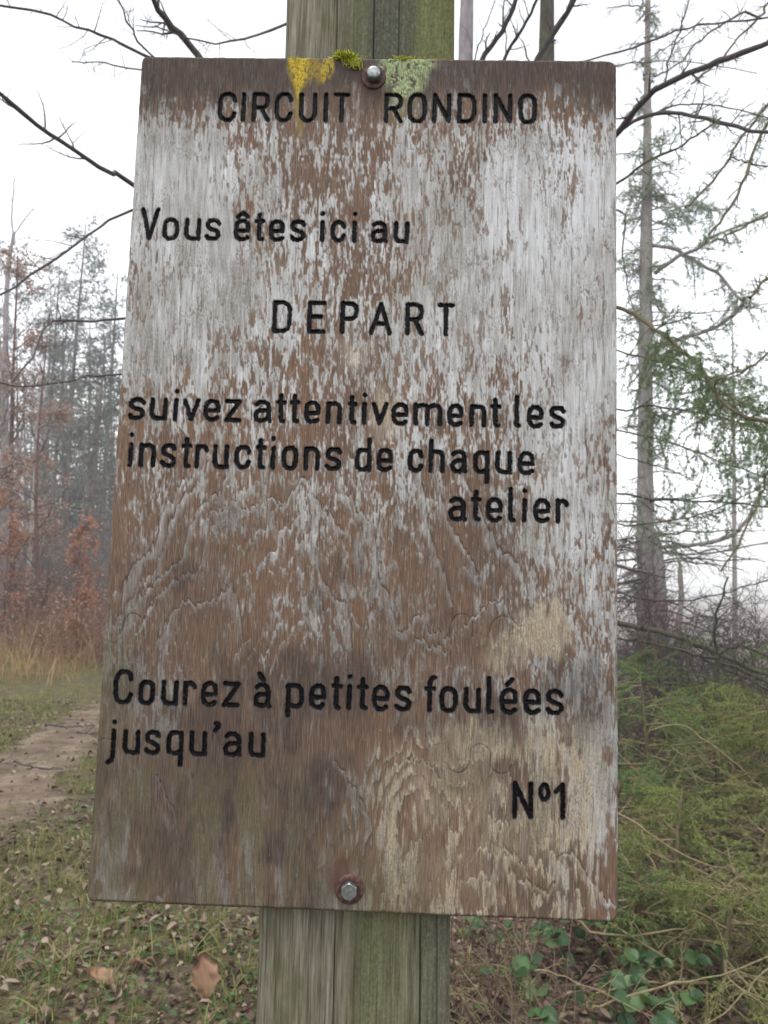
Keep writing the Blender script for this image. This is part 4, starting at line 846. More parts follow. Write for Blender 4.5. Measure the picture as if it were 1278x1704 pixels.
for z in zz:
    az = r.uniform(0, 6.28); L = r.uniform(.7, 2.1); d = np.array([math.cos(az), math.sin(az), r.uniform(-.35, .15)]); b = np.array([c0[0], c0[1], z])
    P = resample(np.array([b, b + d * L * .35, b + d * L * .7 + [0, 0, -.06 * L], b + d * L + [0, 0, -.1 * L]]), 9, r, .03)[None]; R = np.linspace(.018, .006, 9)[None]; tubes(S, P, R, 5)
    P1, R1 = spawn(r, P, R, 9, .15, .98, .55, 50, -.1, .2, 6, .5, .4, .004); tubes(S, P1, R1, 4); P2, R2 = spawn(r, P1, R1, 4, .2, .98, .22, 50, -.1, .2, 4, .6, .5, .003); tubes(S, P2, R2, 3)
S.build('dead_branches', M['bark_dark'], Cc)
# broken snag and second stem at its foot
Dg, d0 = tree_at('snag', 1131, 1010, 11.6, 'short broken dead stem with torn brown top at the foot of the tall larch', 'dead tree')
trunk_mesh('trunk', [d0 - [0, 0, .3], at(1128, 1060, 11.6), at(1134, 1000, 11.6), at(1132, 960, 11.6), at(1131, 935, 11.6)], [.05, .045, .04, .045, .015], M['bark_grey'], Dg, n=26, seed=5, rough=.14)

# tree D: far thin larch
Dd, d0 = tree_at('larch_tree', 1222, 1030, 24, 'slender far larch at the right with wispy bluish crown', 'tree')
trunk_mesh('trunk', [d0 - [0, 0, .5], at(1222, 900, 24), at(1221, 700, 24), at(1218, 520, 24)], [.08, .07, .045, .015], M['bark_grey'], Dd, n=40, sides=8, seed=6)
P, R = np.array([resample([at(1222, 900, 24), at(1221, 700, 24), at(1218, 515, 24)], 20)]), np.linspace(.06, .02, 20)[None]
r = np.random.default_rng(8); S = Soup(); SN = Soup()
P1, R1 = spawn(r, P, R, 46, .25, 1., 1.0, 75, -.3, .12, 5, .35, .4, .005); tubes(S, P1, R1, 4)
P2, R2 = spawn(r, P1, R1, 7, .2, 1., .45, 50, -.5, .15, 4, .6, .4, .004); tubes(S, P2, R2, 3)
needles(SN, r, P2[:190], 42, .1, .03); S.build('branches', M['bark_grey'], Dd); SN.build('foliage', M['needle_pale'], Dd, smooth=False)

# tree E: larch beyond the right edge, its drooping twigs cross the sky
Ee, e0 = tree_at('larch_tree', 1420, 400, 5.2, 'larch beyond the right edge whose thin knobbly twigs hang diagonally across the sky', 'tree')
trunk_mesh('trunk', [e0 - [0, 0, .3], e0 + [0, 0, 3], e0 + [0, 0, 8]], [.12, .1, .05], M['bark_grey'], Ee, n=30, seed=7)
EB = [([(1420, -120), (1340, -60), (1278, 5), (1264, 30), (1230, 60), (1205, 95), (1175, 118), (1150, 140)], .008, .004), ([(1264, 30), (1235, 20), (1205, 40), (1175, 60), (1150, 82), (1130, 104), (1095, 125), (1080, 130)], .007, .003),
      ([(1420, 90), (1320, 130), (1278, 172), (1255, 205), (1230, 235), (1215, 262), (1195, 290), (1165, 325), (1140, 345)], .009, .005),
      ([(1420, 120), (1330, 150), (1290, 190), (1265, 225), (1250, 265), (1243, 290), (1225, 330), (1200, 365), (1180, 390)], .010, .006),
      ([(1420, 280), (1330, 320), (1278, 358), (1240, 375), (1205, 395), (1185, 402)], .007, .004), ([(1420, 420), (1330, 440), (1278, 462), (1262, 480), (1248, 495)], .009, .006),
      ([(1420, 520), (1330, 555), (1278, 588), (1255, 607), (1225, 620), (1195, 632)], .008, .004), ([(1420, 245), (1330, 262), (1278, 275), (1245, 270), (1215, 264)], .005, .003),
      ([(1105, 140), (1112, 105), (1120, 80), (1132, 48), (1142, 18), (1155, -20)], .005, .003), ([(1170, 30), (1140, 60), (1100, 85), (1085, 100)], .004, .002),
      ([(1420, 700), (1330, 740), (1278, 790), (1265, 830), (1240, 880), (1222, 915), (1200, 950)], .007, .004)]
for k, (pl, r0, r1) in enumerate(EB):
    branch(Ee, px3(pl, 5.2, 4.4), r0 * 1.35, r1 * 1.5, M['twig_moss'], 30, .16, 3, 20, .006, -.1, M['needle_pale'] if k in (2, 3, 4) else None, 60, .02, .004, seed=80 + k, t0=.1)

# ------------------------------------------------------------------ thicket and plants at the right
def bare_shrub(px, py, Y, h, n, label, mat, seed, lean=.5, group=None, m1=6, m2=5, rad=.006, name='bare_shrub', wig=.16, tk=.0022):
    P = at(px, py, Y); z = gh(P[0], P[1]); o = empty(name, (P[0], P[1], z), label, 'shrub', group); r = np.random.default_rng(seed)
    b = np.array([P[0], P[1], z]) + np.stack([r.normal(0, .08, n), r.normal(0, .08, n), np.full(n, -.03)], 1)
    d = unit(np.stack([r.normal(0, lean, n), r.normal(0, lean, n), np.ones(n)], 1)); L = h * (.6 + .5 * r.random(n)); pts = [b]; cur = b
    for _ in range(7): d = unit(d + r.normal(0, wig, d.shape)); cur = cur + d * (L / 7)[:, None]; pts.append(cur)
    P0 = np.stack(pts, 1); R0 = np.linspace(rad, rad * .4, 8)[None] * (.7 + .6 * r.random((n, 1)))
    S = Soup(); tubes(S, P0, R0, 5); P1, R1 = spawn(r, P0, R0, m1, .25, .98, h * .35, 55, .1, .22, 6, .6, .4, tk); S2 = Soup(); tubes(S2, P1, R1, 4)
    P2, R2 = spawn(r, P1, R1, m2, .15, .98, h * .14, 60, .0, .25, 4, .6, .4, tk * .75); tubes(S2, P2, R2, 3)
    S.build('stems', mat, o); S2.build('twigs', mat, o); return o, P1, P2
bare_shrub(1080, 1150, 7.2, 2.0, 11, 'dense tangled bare shrub at the foot of the tall larch beside the sign edge', M['bark_dark'], 1, .5, tk=.0036, m1=12, m2=7)
bare_shrub(1175, 1160, 7.8, 2.0, 18, 'dark twiggy bare shrub between the two larches', M['bark_dark'], 2, .55, tk=.0036, m1=12, m2=7)
bare_shrub(1275, 1170, 7.4, 1.9, 16, 'dark twiggy bare shrub at the right edge in front of the pale valley', M['bark_dark'], 3, .55, tk=.0036, m1=12, m2=7)
o, _, _ = bare_shrub(1130, 1240, 6.4, 1.05, 14, 'low reddish grey scrub behind the young spruces, nearer the sign', M['twig_red'], 4, .5)
bare_shrub(1240, 1240, 6.6, 1.0, 14, 'low reddish grey scrub behind the young spruces at the right edge', M['twig_red'], 5, .5)
bare_shrub(1060, 1210, 8.5, 1.1, 14, 'greyish low scrub under the tall larch', M['twig_red'], 15, .5)
bare_shrub(1190, 1210, 9.5, 1.2, 16, 'pinkish grey scrub at the valley edge under the far larch', M['twig_red'], 16, .5)
bare_shrub(1050, 1120, 5.6, 1.75, 12, 'tangled dark shrub close against the right edge of the sign', M['bark_dark'], 21, .55, m1=11, m2=7, tk=.0028)
bare_shrub(1230, 1130, 5.9, 1.7, 14, 'tangled dark shrub just behind the mossy sapling', M['bark_dark'], 22, .6, m1=11, m2=7, tk=.0028)
bare_shrub(1140, 1100, 9.0, 2.0, 16, 'tall fine twigged shrub directly below the far larch', M['twig_red'], 23, .5, m1=11, m2=7, tk=.004)
# mossy upright stake-like stem
Sx, s0 = tree_at('mossy_sapling', 1190, 1100, 4.6, 'thin mossy upright sapling stem topped by forked branches above the young spruces', 'sapling')
trunk_mesh('stem', [s0 - [0, 0, .1], at(1188, 1250, 4.6), at(1192, 1160, 4.6), at(1194, 1088, 4.6)], [.016, .014, .013, .012], M['bark_moss'], Sx, n=20, sides=7, seed=9)
for k, pl in enumerate(([(1194, 1090), (1225, 1074), (1245, 1078), (1278, 1092), (1310, 1108)], [(1194, 1095), (1160, 1090), (1110, 1076), (1060, 1066)], [(1193, 1088), (1190, 1040), (1200, 1000), (1212, 960)], [(1194, 1100), (1240, 1118), (1275, 1135), (1310, 1150)])):
    branch(Sx, px3(pl, 4.6, 4.4), .011, .005, M['bark_moss'], 10, .2, 4, 14, .004, .1, seed=120 + k)

def spruce(px, py, Y, h, label, seed, mat, nb=34, bl=.6, dens=240, group=None):
    P = at(px, py, Y); z = gh(P[0], P[1]); b = np.array([P[0], P[1], z]); o = empty('young_spruce', b, label, 'young spruce', group); r = np.random.default_rng(seed)
    tr, Pt, Rt = trunk_mesh('trunk', [b - [0, 0, .1], b + [r.normal(0, .03), r.normal(0, .03), h * .5], b + [r.normal(0, .06), r.normal(0, .06), h]], [.02, .014, .004], M['twig_moss'], o, n=16, sides=7, seed=seed)
    P1, R1 = spawn(r, Pt[None], Rt[None], nb, .05, .97, bl, 82, -.22, .1, 8, .55, .3, .0016); S = Soup(); tubes(S, P1, R1, 4)
    P2, R2 = spawn(r, P1, R1, 9, .12, .98, bl * .42, 48, -.35, .1, 5, .6, .4, .0011, side=1.6); tubes(S, P2, R2, 3)
    P3, R3 = spawn(r, P2, R2, 3, .2, .95, bl * .16, 45, -.3, .1, 3, .7, .5, .001, side=1.6); tubes(S, P3, R3, 3)
    S.build('branches', M['twig_tan'], o)
    S2 = Soup(); needles(S2, r, P2, dens, .017, .0028, 50, .15); needles(S2, r, P3, dens, .015, .0026, 50, .15); needles(S2, r, P1, dens * .5, .016, .0026, 50, .1, t0=.4)
    S2.build('foliage', mat, o, smooth=False)
SPR = [(1075, 1420, 3.9, 1.12, 'young spruce with fresh green sprays touching the right edge of the sign', 'needle_deep', 27, .62), (1190, 1420, 4.3, .98, 'olive green young spruce in the middle of the thicket right of the sign', 'needle_spruce', 26, .62),
       (1290, 1440, 4.0, 1.0, 'olive green young spruce cut by the right edge of the photo', 'needle_spruce', 26, .62), (1130, 1580, 3.0, .62, 'low yellowish young spruce nearest the camera below the others', 'needle_spruce', 24, .5),
       (1260, 1600, 2.9, .68, 'low bushy young spruce in the bottom right corner', 'needle_spruce', 25, .52), (1020, 1500, 3.6, .62, 'small green young spruce half hidden behind the lower right of the sign', 'needle_deep', 30, .5),
       (1200, 1690, 2.45, .5, 'small sparse young spruce at the bottom right among brambles', 'needle_spruce', 24, .45), (1050, 1640, 2.75, .42, 'tiny young spruce under the bottom right corner of the sign', 'needle_deep', 22, .4),
       (1110, 1290, 5.2, 1.2, 'darker young spruce at the back of the thicket beside the sign', 'needle_deep', 28, .65), (1250, 1290, 5.6, 1.1, 'darker young spruce at the back right of the thicket', 'needle_deep', 32, .6)]
for k, (px, py, Y, h, lab, mt, nb, bl) in enumerate(SPR): spruce(px, py, Y, h, lab, 200 + k, M[mt], nb, bl)

# bare tan branches reaching through the spruces
def loose_branch(lines, Y0, Y1, label, mat, r0, seed, tw=7, tl=.14):
    P = at(*lines[0][-1], Y0); o = empty('bare_branch', (P[0], P[1], gh(P[0], P[1])), label, 'branch', 'bare branches through the spruces')
    for k, pl in enumerate(lines): branch(o, px3(pl, Y0, Y1), r0 * (1 if k == 0 else .55), r0 * .4, mat, tw, tl, 3, 16, .003, .15, seed=seed + k, t0=.05)
loose_branch([[(1085, 1215), (1135, 1205), (1165, 1228), (1200, 1250), (1230, 1275), (1262, 1305), (1300, 1340)], [(1120, 1284), (1160, 1275), (1205, 1260)], [(1118, 1242), (1146, 1260), (1195, 1250)], [(1155, 1292), (1185, 1302), (1230, 1300), (1260, 1304)]], 3.4, 3.2, 'bent tan twig zigzagging above the spruces beside the sign', M['twig_tan'], .0042, 300)
loose_branch([[(1000, 1330), (1030, 1353), (1065, 1375), (1100, 1400), (1140, 1424), (1180, 1440), (1220, 1450), (1310, 1472)], [(1110, 1480), (1150, 1468), (1215, 1452)], [(1068, 1375), (1080, 1420), (1095, 1450)]], 2.9, 2.7, 'long lichened branch sloping down right from the sign edge', M['twig_tan'], .006, 310)
loose_branch([[(1000, 1430), (1040, 1460), (1085, 1482), (1125, 1496), (1165, 1508), (1210, 1508), (1300, 1520)], [(1150, 1510), (1200, 1495), (1240, 1488), (1300, 1482)]], 2.8, 2.6, 'thin lichened branch below the long one, nearly level at the right', M['twig_tan'], .005, 320)
loose_branch([[(950, 1525), (975, 1546), (1010, 1557), (1050, 1556), (1090, 1553), (1130, 1545), (1150, 1540), (1175, 1505), (1205, 1480), (1240, 1450)], [(1300, 1475), (1240, 1490), (1170, 1535), (1130, 1555)], [(1140, 1548), (1090, 1585), (1060, 1610), (1010, 1632)]], 2.5, 2.4, 'pale curved branch just under the bottom right corner of the sign', M['twig_tan'], .005, 330)
loose_branch([[(985, 1680), (1000, 1672), (1060, 1653), (1110, 1640), (1160, 1630), (1215, 1618), (1250, 1605), (1300, 1585)], [(890, 1615), (920, 1618), (960, 1635), (1010, 1655), (1060, 1680), (1120, 1704), (1150, 1725)], [(1300, 1600), (1250, 1640), (1210, 1680), (1160, 1720)], [(1112, 1640), (1125, 1668), (1140, 1705)]], 2.1, 2.0, 'mossy tan branch crossing low above the bramble leaves', M['twig_tan'], .0048, 340)
loose_branch([[(1030, 1366), (1060, 1350), (1130, 1340)], [(1095, 1385), (1150, 1386), (1200, 1379), (1265, 1393), (1310, 1398)], [(1080, 1388), (1120, 1387), (1195, 1380)]], 3.2, 3.0, 'thin level twig between the lichened branches at mid right', M['twig_tan'], .0032, 350)
loose_branch([[(1020, 1390), (1050, 1430), (1085, 1490), (1110, 1530)], [(1066, 1370), (1080, 1430), (1100, 1480)]], 3.0, 3.0, 'steep thin twig leaning beside the sign edge among green sprays', M['twig_tan'], .003, 360)

# brambles: arching canes with three leaflets
def bramble(px, py, Y, n, label, seed, rad=.2):
    P = at(px, py, Y); z = gh(P[0], P[1]); b = np.array([P[0], P[1], z]); o = empty('bramble', b, label, 'bramble'); r = np.random.default_rng(seed)
    az = r.uniform(0, 6.28, 6); pts = [np.repeat(b[None], 6, 0) + np.stack([r.normal(0, .05, 6), r.normal(0, .05, 6), np.full(6, -.02)], 1)]; d = unit(np.stack([np.cos(az) * .7, np.sin(az) * .7, np.ones(6)], 1)); cur = pts[0]
    for _ in range(7): d = unit(d + np.array([0, 0, -.22]) + r.normal(0, .1, d.shape)); cur = cur + d * .085; pts.append(cur)
    Pc = np.stack(pts, 1); S = Soup(); tubes(S, Pc, np.linspace(.003, .0015, 8)[None].repeat(6, 0), 5)
    bb, tt = sample_on(r, Pc, n, .15, 1.); dd = unit(r.normal(size=(n, 3)) + [0, -.3, .5]); e = bb + dd * .05
    tubes(S, np.stack([bb, (bb + e) / 2 + [0, 0, .006], e], 1), np.full((n, 3), .0008), 3); S.build('canes', M['twig_red'], o)
    SL = Soup()
    for k, an in enumerate((-1.1, 0, 1.1)):
        sd = unit(np.cross(dd, [0, 0, 1.])); ld = dd * math.cos(an) + sd * math.sin(an) + [0, 0, -.25]
        ld = unit(ld + r.normal(0, .12, ld.shape)); s = unit(np.cross(ld, np.array([0, 0, 1.]) + r.normal(0, .25, ld.shape) + [0, -.5, 0])); nn = np.cross(s, ld); nn *= np.sign(nn[:, 2:3])
        L = .056 * (.7 + .5 * r.random((n, 1))); prof = [(0, .02), (.12, .30), (.3, .44), (.5, .46), (.7, .36), (.86, .2), (1., .01)]
        rows = [np.stack([e + ld * L * a + s * L * wv * q + nn * L * (abs(q) * .12 - .25 * a * a) for q in (-1, -.5, 0, .5, 1)], 1) for a, wv in prof]
        V = np.stack(rows, 1).reshape(-1, 3); base = (np.arange(n) * 35)[:, None, None]; i6 = (np.arange(6) * 5)[None, :, None]; j4 = np.arange(4)[None, None, :]
        f = base + i6 + j4; SL.add(V, np.stack([f, f + 1, f + 6, f + 5], -1).reshape(-1, 4))
    SL.build('leaves', M['bramble'], o)
bramble(930, 1650, 2.45, 24, 'bramble with dark bluish green leaves under the bottom right corner of the sign', 1); bramble(1060, 1700, 2.3, 20, 'bramble with dark green leaves at the bottom of the photo below the spruces', 2)
bramble(840, 1640, 2.5, 7, 'sparse bramble among reddish stems beside the post foot', 3); bramble(1150, 1740, 2.2, 14, 'bramble at the very bottom right under the mossy branch', 4)
bare_shrub(800, 1660, 2.35, .75, 15, 'clump of thin upright reddish stems just right of the post', M['twig_red'], 6, .22, m1=4, m2=3, rad=.004, tk=.0015)
bare_shrub(880, 1720, 2.2, .5, 12, 'low pale tangled twigs in front of the brambles', M['twig_tan'], 7, .7, m1=5, m2=3, rad=.003)
bare_shrub(980, 1640, 2.9, .55, 14, 'low pinkish twigs behind the brambles under the sign corner', M['twig_red'], 9, .6, m1=5, m2=4, rad=.003)

# ------------------------------------------------------------------ wood at the left
def conifer(px, ytop, Y, label, seed, nb=70, bl=2.2, mat='needle_far', bark='twig_far', nd=22, group=None, r0=.16, name='misty_conifer', fol=.7):
    top = at(px, ytop, Y); z = gh(top[0], top[1]); b = np.array([top[0], top[1], z]); h = top[2] - z
    o = empty(name, b, label, 'tree', group); r = np.random.default_rng(seed)
    tr, Pt, Rt = trunk_mesh('trunk', [b - [0, 0, .3], b + [r.normal(0, .1), 0, h * .5], top], [r0, r0 * .65, .02], M[bark], o, n=24, sides=8, seed=seed)
    P1, R1 = spawn(r, Pt[None], Rt[None], nb, .12, .99, bl, 80, -.2, .1, 6, .3, .35, .007); S = Soup(); tubes(S, P1, R1, 4)
    P2, R2 = spawn(r, P1, R1, 8, .15, .98, bl * .36, 50, -.35, .14, 4, .6, .4, .005); tubes(S, P2, R2, 3)
    P3, R3 = spawn(r, P2, R2, 4, .15, .98, bl * .15, 50, -.4, .14, 3, .6, .5, .0045); tubes(S, P3, R3, 3); S.build('branches', M[bark], o)
    q = P3[r.random(len(P3)) < fol]; S2 = Soup(); needles(S2, r, q, nd, .12, .035, 50, .2); S2.build('foliage', M[mat], o, smooth=False)
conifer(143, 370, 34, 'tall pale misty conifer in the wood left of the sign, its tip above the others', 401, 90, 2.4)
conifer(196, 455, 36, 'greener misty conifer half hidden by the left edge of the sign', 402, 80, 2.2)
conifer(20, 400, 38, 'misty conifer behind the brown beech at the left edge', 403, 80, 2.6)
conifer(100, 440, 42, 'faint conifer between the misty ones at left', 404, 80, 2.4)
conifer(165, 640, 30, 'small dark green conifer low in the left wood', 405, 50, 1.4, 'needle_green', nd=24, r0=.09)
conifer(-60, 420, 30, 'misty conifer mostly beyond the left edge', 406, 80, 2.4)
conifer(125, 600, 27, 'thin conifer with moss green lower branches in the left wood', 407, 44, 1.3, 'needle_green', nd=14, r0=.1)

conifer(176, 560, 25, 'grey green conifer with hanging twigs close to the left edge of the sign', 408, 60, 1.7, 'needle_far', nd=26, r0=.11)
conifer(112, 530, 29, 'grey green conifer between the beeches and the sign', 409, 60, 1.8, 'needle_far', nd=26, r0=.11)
def bare_tree(px, ytop, Y, label, seed, r0, mat, nb=18, bl=2.0, lean=0.0, t0=.3, group=None, name='bare_tree', lean_top=None):
    top = at(px, ytop, Y) if lean_top is None else at(*lean_top, Y); bs = at(px, 1000, Y); z = gh(bs[0], Y); b = np.array([bs[0], Y, z])
    o = empty(name, b, label, 'tree', group); r = np.random.default_rng(seed)
    mp = b * .5 + top * .5 + np.array([r.normal(0, .12), r.normal(0, .1), 0])
    tr, Pt, Rt = trunk_mesh('trunk', [b - [0, 0, .3], mp, top], [r0, r0 * .7, r0 * .2], M[mat], o, n=24, sides=8, seed=seed)
    P1, R1 = spawn(r, Pt[None], Rt[None], nb, t0, .98, bl, 48, .25, .14, 7, .45, .3, .006); S = Soup(); tubes(S, P1, R1, 4)
    P2, R2 = spawn(r, P1, R1, 6, .2, .98, bl * .4, 45, .15, .18, 5, .6, .4, .004); tubes(S, P2, R2, 3)
    P3, R3 = spawn(r, P2, R2, 4, .2, .98, bl * .18, 45, .1, .18, 3, .6, .5, .0035); tubes(S, P3, R3, 3); S.build('branches', M[mat], o)
    return o, P1, P2, P3
# tall pale forked tree at the far left
Ft, f0 = tree_at('forked_tree', 12, 990, 24, 'tall pale tree at the left edge whose bare top forks against the sky', 'tree')
trunk_mesh('trunk', [f0 - [0, 0, .3], at(8, 700, 24), at(12, 470, 24), at(23, 388, 24)], [.15, .12, .075, .05], M['bark_pale'], Ft, n=30, sides=9, seed=31)
branch(Ft, [at(*q, 24) for q in ((23, 390), (19, 362), (22, 330), (25, 295))], .035, .012, M['bark_pale'], 5, .5, 2, 10, .01, .3, seed=401, t0=.5)
branch(Ft, [at(*q, 24) for q in ((23, 390), (38, 370), (48, 355), (57, 345))], .025, .01, M['bark_pale'], 4, .4, 2, 10, .01, .3, seed=402, t0=.5)
bare_tree(0, 560, 16, 'dark trunk with ivy grey bark cut by the left edge', 32, .10, 'bark_grey', 14, 1.4)
bare_tree(45, 540, 20, 'white slender birch trunk leaning in front of the left wood', 33, .075, 'birch', 14, 1.2, name='birch_tree', lean_top=(68, 600), t0=.5)
for k, (px, yt, Y, r0) in enumerate([(28, 560, 26, .10), (85, 480, 28, .09), (105, 520, 30, .09), (118, 560, 25, .07), (150, 500, 27, .08), (172, 520, 29, .08), (185, 560, 31, .09), (70, 600, 32, .08), (135, 620, 23, .05), (40, 640, 34, .1), (160, 650, 33, .08), (95, 660, 22, .05), (190, 700, 26, .06), (12, 650, 28, .07)]):
    bare_tree(px, yt, Y, 'thin bare grey tree standing in the misty wood left of the sign', 500 + k, r0 * .75, 'twig_far', 16, 1.9, t0=.18, group='thin bare trees of the left wood')

def leafy(px, ytop, Y, label, seed, n, spread=1.2, L=.085, nb=16, r0=.05, h0=.1, cl=.65, lm='oak_leaf'):
    o, P1, P2, P3 = bare_tree(px, ytop, Y, label, seed, r0, 'twig_red', nb, spread, t0=h0, name='beech_tree'); r = np.random.default_rng(seed)
    keep = vn(P3[:, 0, 0] * 1.6 + 9, P3[:, 0, 2] * 1.6, 3) > cl - .27; q = P3[keep]
    b, tt = sample_on(r, q, n, .1, 1.); b = b + r.normal(0, .06, b.shape); S = Soup(); leaves(S, r, b, unit(tt + r.normal(0, .7, b.shape) + [0, 0, -.4]), L * .8, L * .42); S.build('foliage', M[lm], o, smooth=False)
leafy(30, 425, 17, 'brown leaved beech at the left edge below the forked tree', 61, 3600, 1.5, .1, 26, .07)
leafy(78, 560, 15, 'brown leaved young beech nearer the sign, its leaves hanging around mid height', 62, 1500, 1.0, .09, 22, .05)
leafy(-50, 500, 15, 'brown leaved beech mostly beyond the left edge', 63, 1800, 1.4, .1, 22, .06)
leafy(138, 868, 13, 'small beech sapling with bright rusty leaves beside the left edge of the sign', 64, 800, .45, .09, 18, .02, lm='rust_leaf', cl=.5)
leafy(25, 830, 14, 'small beech sapling with rusty leaves at the left edge above the straw grass', 65, 700, .5, .09, 12, .02, lm='rust_leaf')
for k, (px, Y, h, lab) in enumerate([(30, 18, 2.6, 'grey brown bare bush under the brown beech at left'), (95, 19, 2.4, 'grey brown bare bush in the middle of the left wood edge'), (160, 18, 2.6, 'grey brown bare bush beside the sign at the left wood edge'), (60, 23, 3.2, 'tall dim bare bush deep in the left wood'), (140, 24, 3.2, 'dim bare bush deep in the wood near the sign')]):
    bare_shrub(px, 1040, Y, h, 30, lab, M['twig_far'], 700 + k, .4, m1=9, m2=6, rad=.014)

# the wood goes on behind: one misty mass
r = np.random.default_rng(99); n = 150; x = r.uniform(-34, -3, n); y = r.uniform(38, 62, n); z = gh(x, y); H = r.uniform(9, 15, n)
b = np.stack([x, y, z - .3], 1); tp = b + np.stack([r.normal(0, .4, n), r.normal(0, .4, n), H], 1); ts = np.linspace(0, 1, 6)[None, :, None]
P0 = b[:, None] * (1 - ts) + tp[:, None] * ts + r.normal(0, .06, (n, 6, 3)); R0 = np.linspace(.14, .03, 6)[None] * r.uniform(.5, 1.2, (n, 1)); S = Soup(); tubes(S, P0, R0, 5)
P1, R1 = spawn(r, P0, R0, 20, .05, .98, 2.2, 60, .2, .15, 5, .35, .4, .012); tubes(S, P1, R1, 3); P2, R2 = spawn(r, P1, R1, 5, .2, .98, .9, 45, .1, .15, 4, .6, .5, .009); tubes(S, P2, R2, 3)
n = 500; x = r.uniform(-34, -3, n); y = r.uniform(30, 60, n); b = np.stack([x, y, gh(x, y)], 1); d = unit(np.stack([r.normal(0, .3, n), r.normal(0, .3, n), np.ones(n)], 1)); P0 = np.stack([b + d * q for q in (0, .8, 1.6, 2.6)], 1) + r.normal(0, .08, (n, 4, 3))
P1, R1 = spawn(r, P0, np.full((n, 4), .03), 10, .1, .98, 1.4, 50, .1, .2, 5, .5, .4, .012); tubes(S, P0, np.full((n, 4), .03), 4); tubes(S, P1, R1, 3)
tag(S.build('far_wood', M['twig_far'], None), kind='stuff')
# dead bracken, straw and grass: uncountable cover
def region(r, n, x0, x1, y0, y1, f=None):
    x = r.uniform(x0, x1, n); y = r.uniform(y0, y1, n)
    if f is not None: k = r.random(n) < f(x, y); x, y = x[k], y[k]
    return x, y
def blades(S, r, x, y, h, wd, lean=.35, K=4):
    n = len(x); b = np.stack([x, y, gh(x, y) - .005], 1); az = r.uniform(0, 6.28, n); d = np.stack([np.cos(az), np.sin(az), np.zeros(n)], 1)
    s = np.stack([-np.sin(az + 1.0 * r.normal(size=n)), np.cos(az), np.zeros(n)], 1); H = (h * (.5 + .8 * r.random(n)))[:, None]; ln = (lean * np.abs(r.normal(size=n)))[:, None]
    W_ = (wd * (.7 + .6 * r.random(n)))[:, None]; ts = (0, .4, .75, 1.)
    pts = [b + np.array([0, 0, 1.]) * H * t * (1 - .25 * ln * t) + d * H * ln * t * t for t in ts]
    V = np.stack([pts[0] + s * W_ * .5, pts[0] - s * W_ * .5, pts[1] + s * W_ * .45, pts[1] - s * W_ * .45, pts[2] + s * W_ * .3, pts[2] - s * W_ * .3, pts[3]], 1).reshape(-1, 3)
    o = np.arange(n)[:, None] * 7; n0 = S.n
    S.add(V, np.concatenate([np.hstack([o, o + 1, o + 3, o + 2]), np.hstack([o + 2, o + 3, o + 5, o + 4])])); S.F3.append(np.hstack([o + 4, o + 5, o + 6]) + n0)
offp = lambda x, y: np.abs(x - path_mid(y)) 
r = np.random.default_rng(90)
S = Soup(); x, y = region(r, 110000, -9, 1.2, 1.4, 15, lambda x, y: np.clip(sstep(.15, .6, offp(x, y)) * (.15 + 1.0 * sstep(.42, .6, fbm(x * .9, y * .9, 2, 3))) * (1 - .85 * sstep(-1.7, -.7, x)) + .03, 0, 1)); blades(S, r, x, y, .06, .0042, .7)
x, y = region(r, 9000, -6, -1.0, 1.6, 7, lambda x, y: sstep(.35, .7, offp(x, y)) * sstep(.5, .62, fbm(x * 1.6, y * 1.6, 5, 3))); blades(S, r, x, y, .1, .004, .9)
tc = np.stack(region(r, 900, -7, 0.4, 1.5, 9, lambda x, y: sstep(.3, .6, offp(x, y)) * sstep(.40, .55, fbm(x * .9, y * .9, 2, 3))), 1); q = np.repeat(tc, 26, 0) + r.normal(0, .035, (len(tc) * 26, 2)); blades(S, r, q[:, 0], q[:, 1], .11, .0042, .9)
tag(S.build('grass', M['grass'], None, smooth=False), kind='stuff')
S = Soup(); x, y = region(r, 60000, -11, -1.5, 10, 17, lambda x, y: .5 * sstep(.5, 1.2, offp(x, y)) * np.clip(.12 + sstep(.36, .56, fbm(x * .6, y * .6, 6, 3)), 0, 1) * sstep(9.6, 12.5, y) * (.3 + sstep(-5.0, -6.2, x))); blades(S, r, x, y, .5, .007, .6)
tag(S.build('straw_grass', M['straw'], None, smooth=False), kind='stuff')
S = Soup(); x, y = region(r, 60000, -14, -1.0, 11.8, 26, lambda x, y: sstep(.4, .5, fbm(x * .8, y * .8, 1, 2)) * sstep(11, 14, y) * .6 + sstep(14.5, 17, y)); blades(S, r, x, y, .95, .011, .6)
b = np.stack([x, y, gh(x, y) + r.uniform(.1, 1.1, len(x))], 1); leaves(S, r, b, unit(r.normal(size=b.shape) + [0, 0, -.2]), .085, .03)
tag(S.build('dead_bracken', M['bracken'], None, smooth=False), kind='stuff')
S = Soup(); x, y = region(r, 60000, -7, 4.5, 1.3, 9, lambda x, y: np.clip(.30 + .65 * sstep(-1.9, -.8, x) + .25 * sstep(.45, .6, fbm(x * 1.2, y * 1.2, 7, 2)), 0, 1) * (1 - .8 * sstep(.55, .2, offp(x, y)))); b = np.stack([x, y, gh(x, y) + .008 + .02 * r.random(len(x))], 1)
d = r.normal(size=b.shape); d[:, 2] *= .3; k = r.random(len(b)) < .25; d[k, 2] *= .4; leaves(S, r, b[k], unit(d[k]), .046, .028, .25, flat=6.); leaves(S, r, b[~k], unit(d[~k]), .028, .016, .8, flat=1.2)
tag(S.build('fallen_leaves', M['litter'], None, smooth=False), kind='stuff')
S = Soup(); x, y = region(r, 16000, -6, 1.5, 1.4, 8, lambda x, y: sstep(.4, .7, offp(x, y)) * sstep(.46, .6, fbm(x * 1.5 + 7, y * 1.5, 1, 3))); b = np.stack([x, y, gh(x, y) + .012 + .025 * r.random(len(x))], 1)
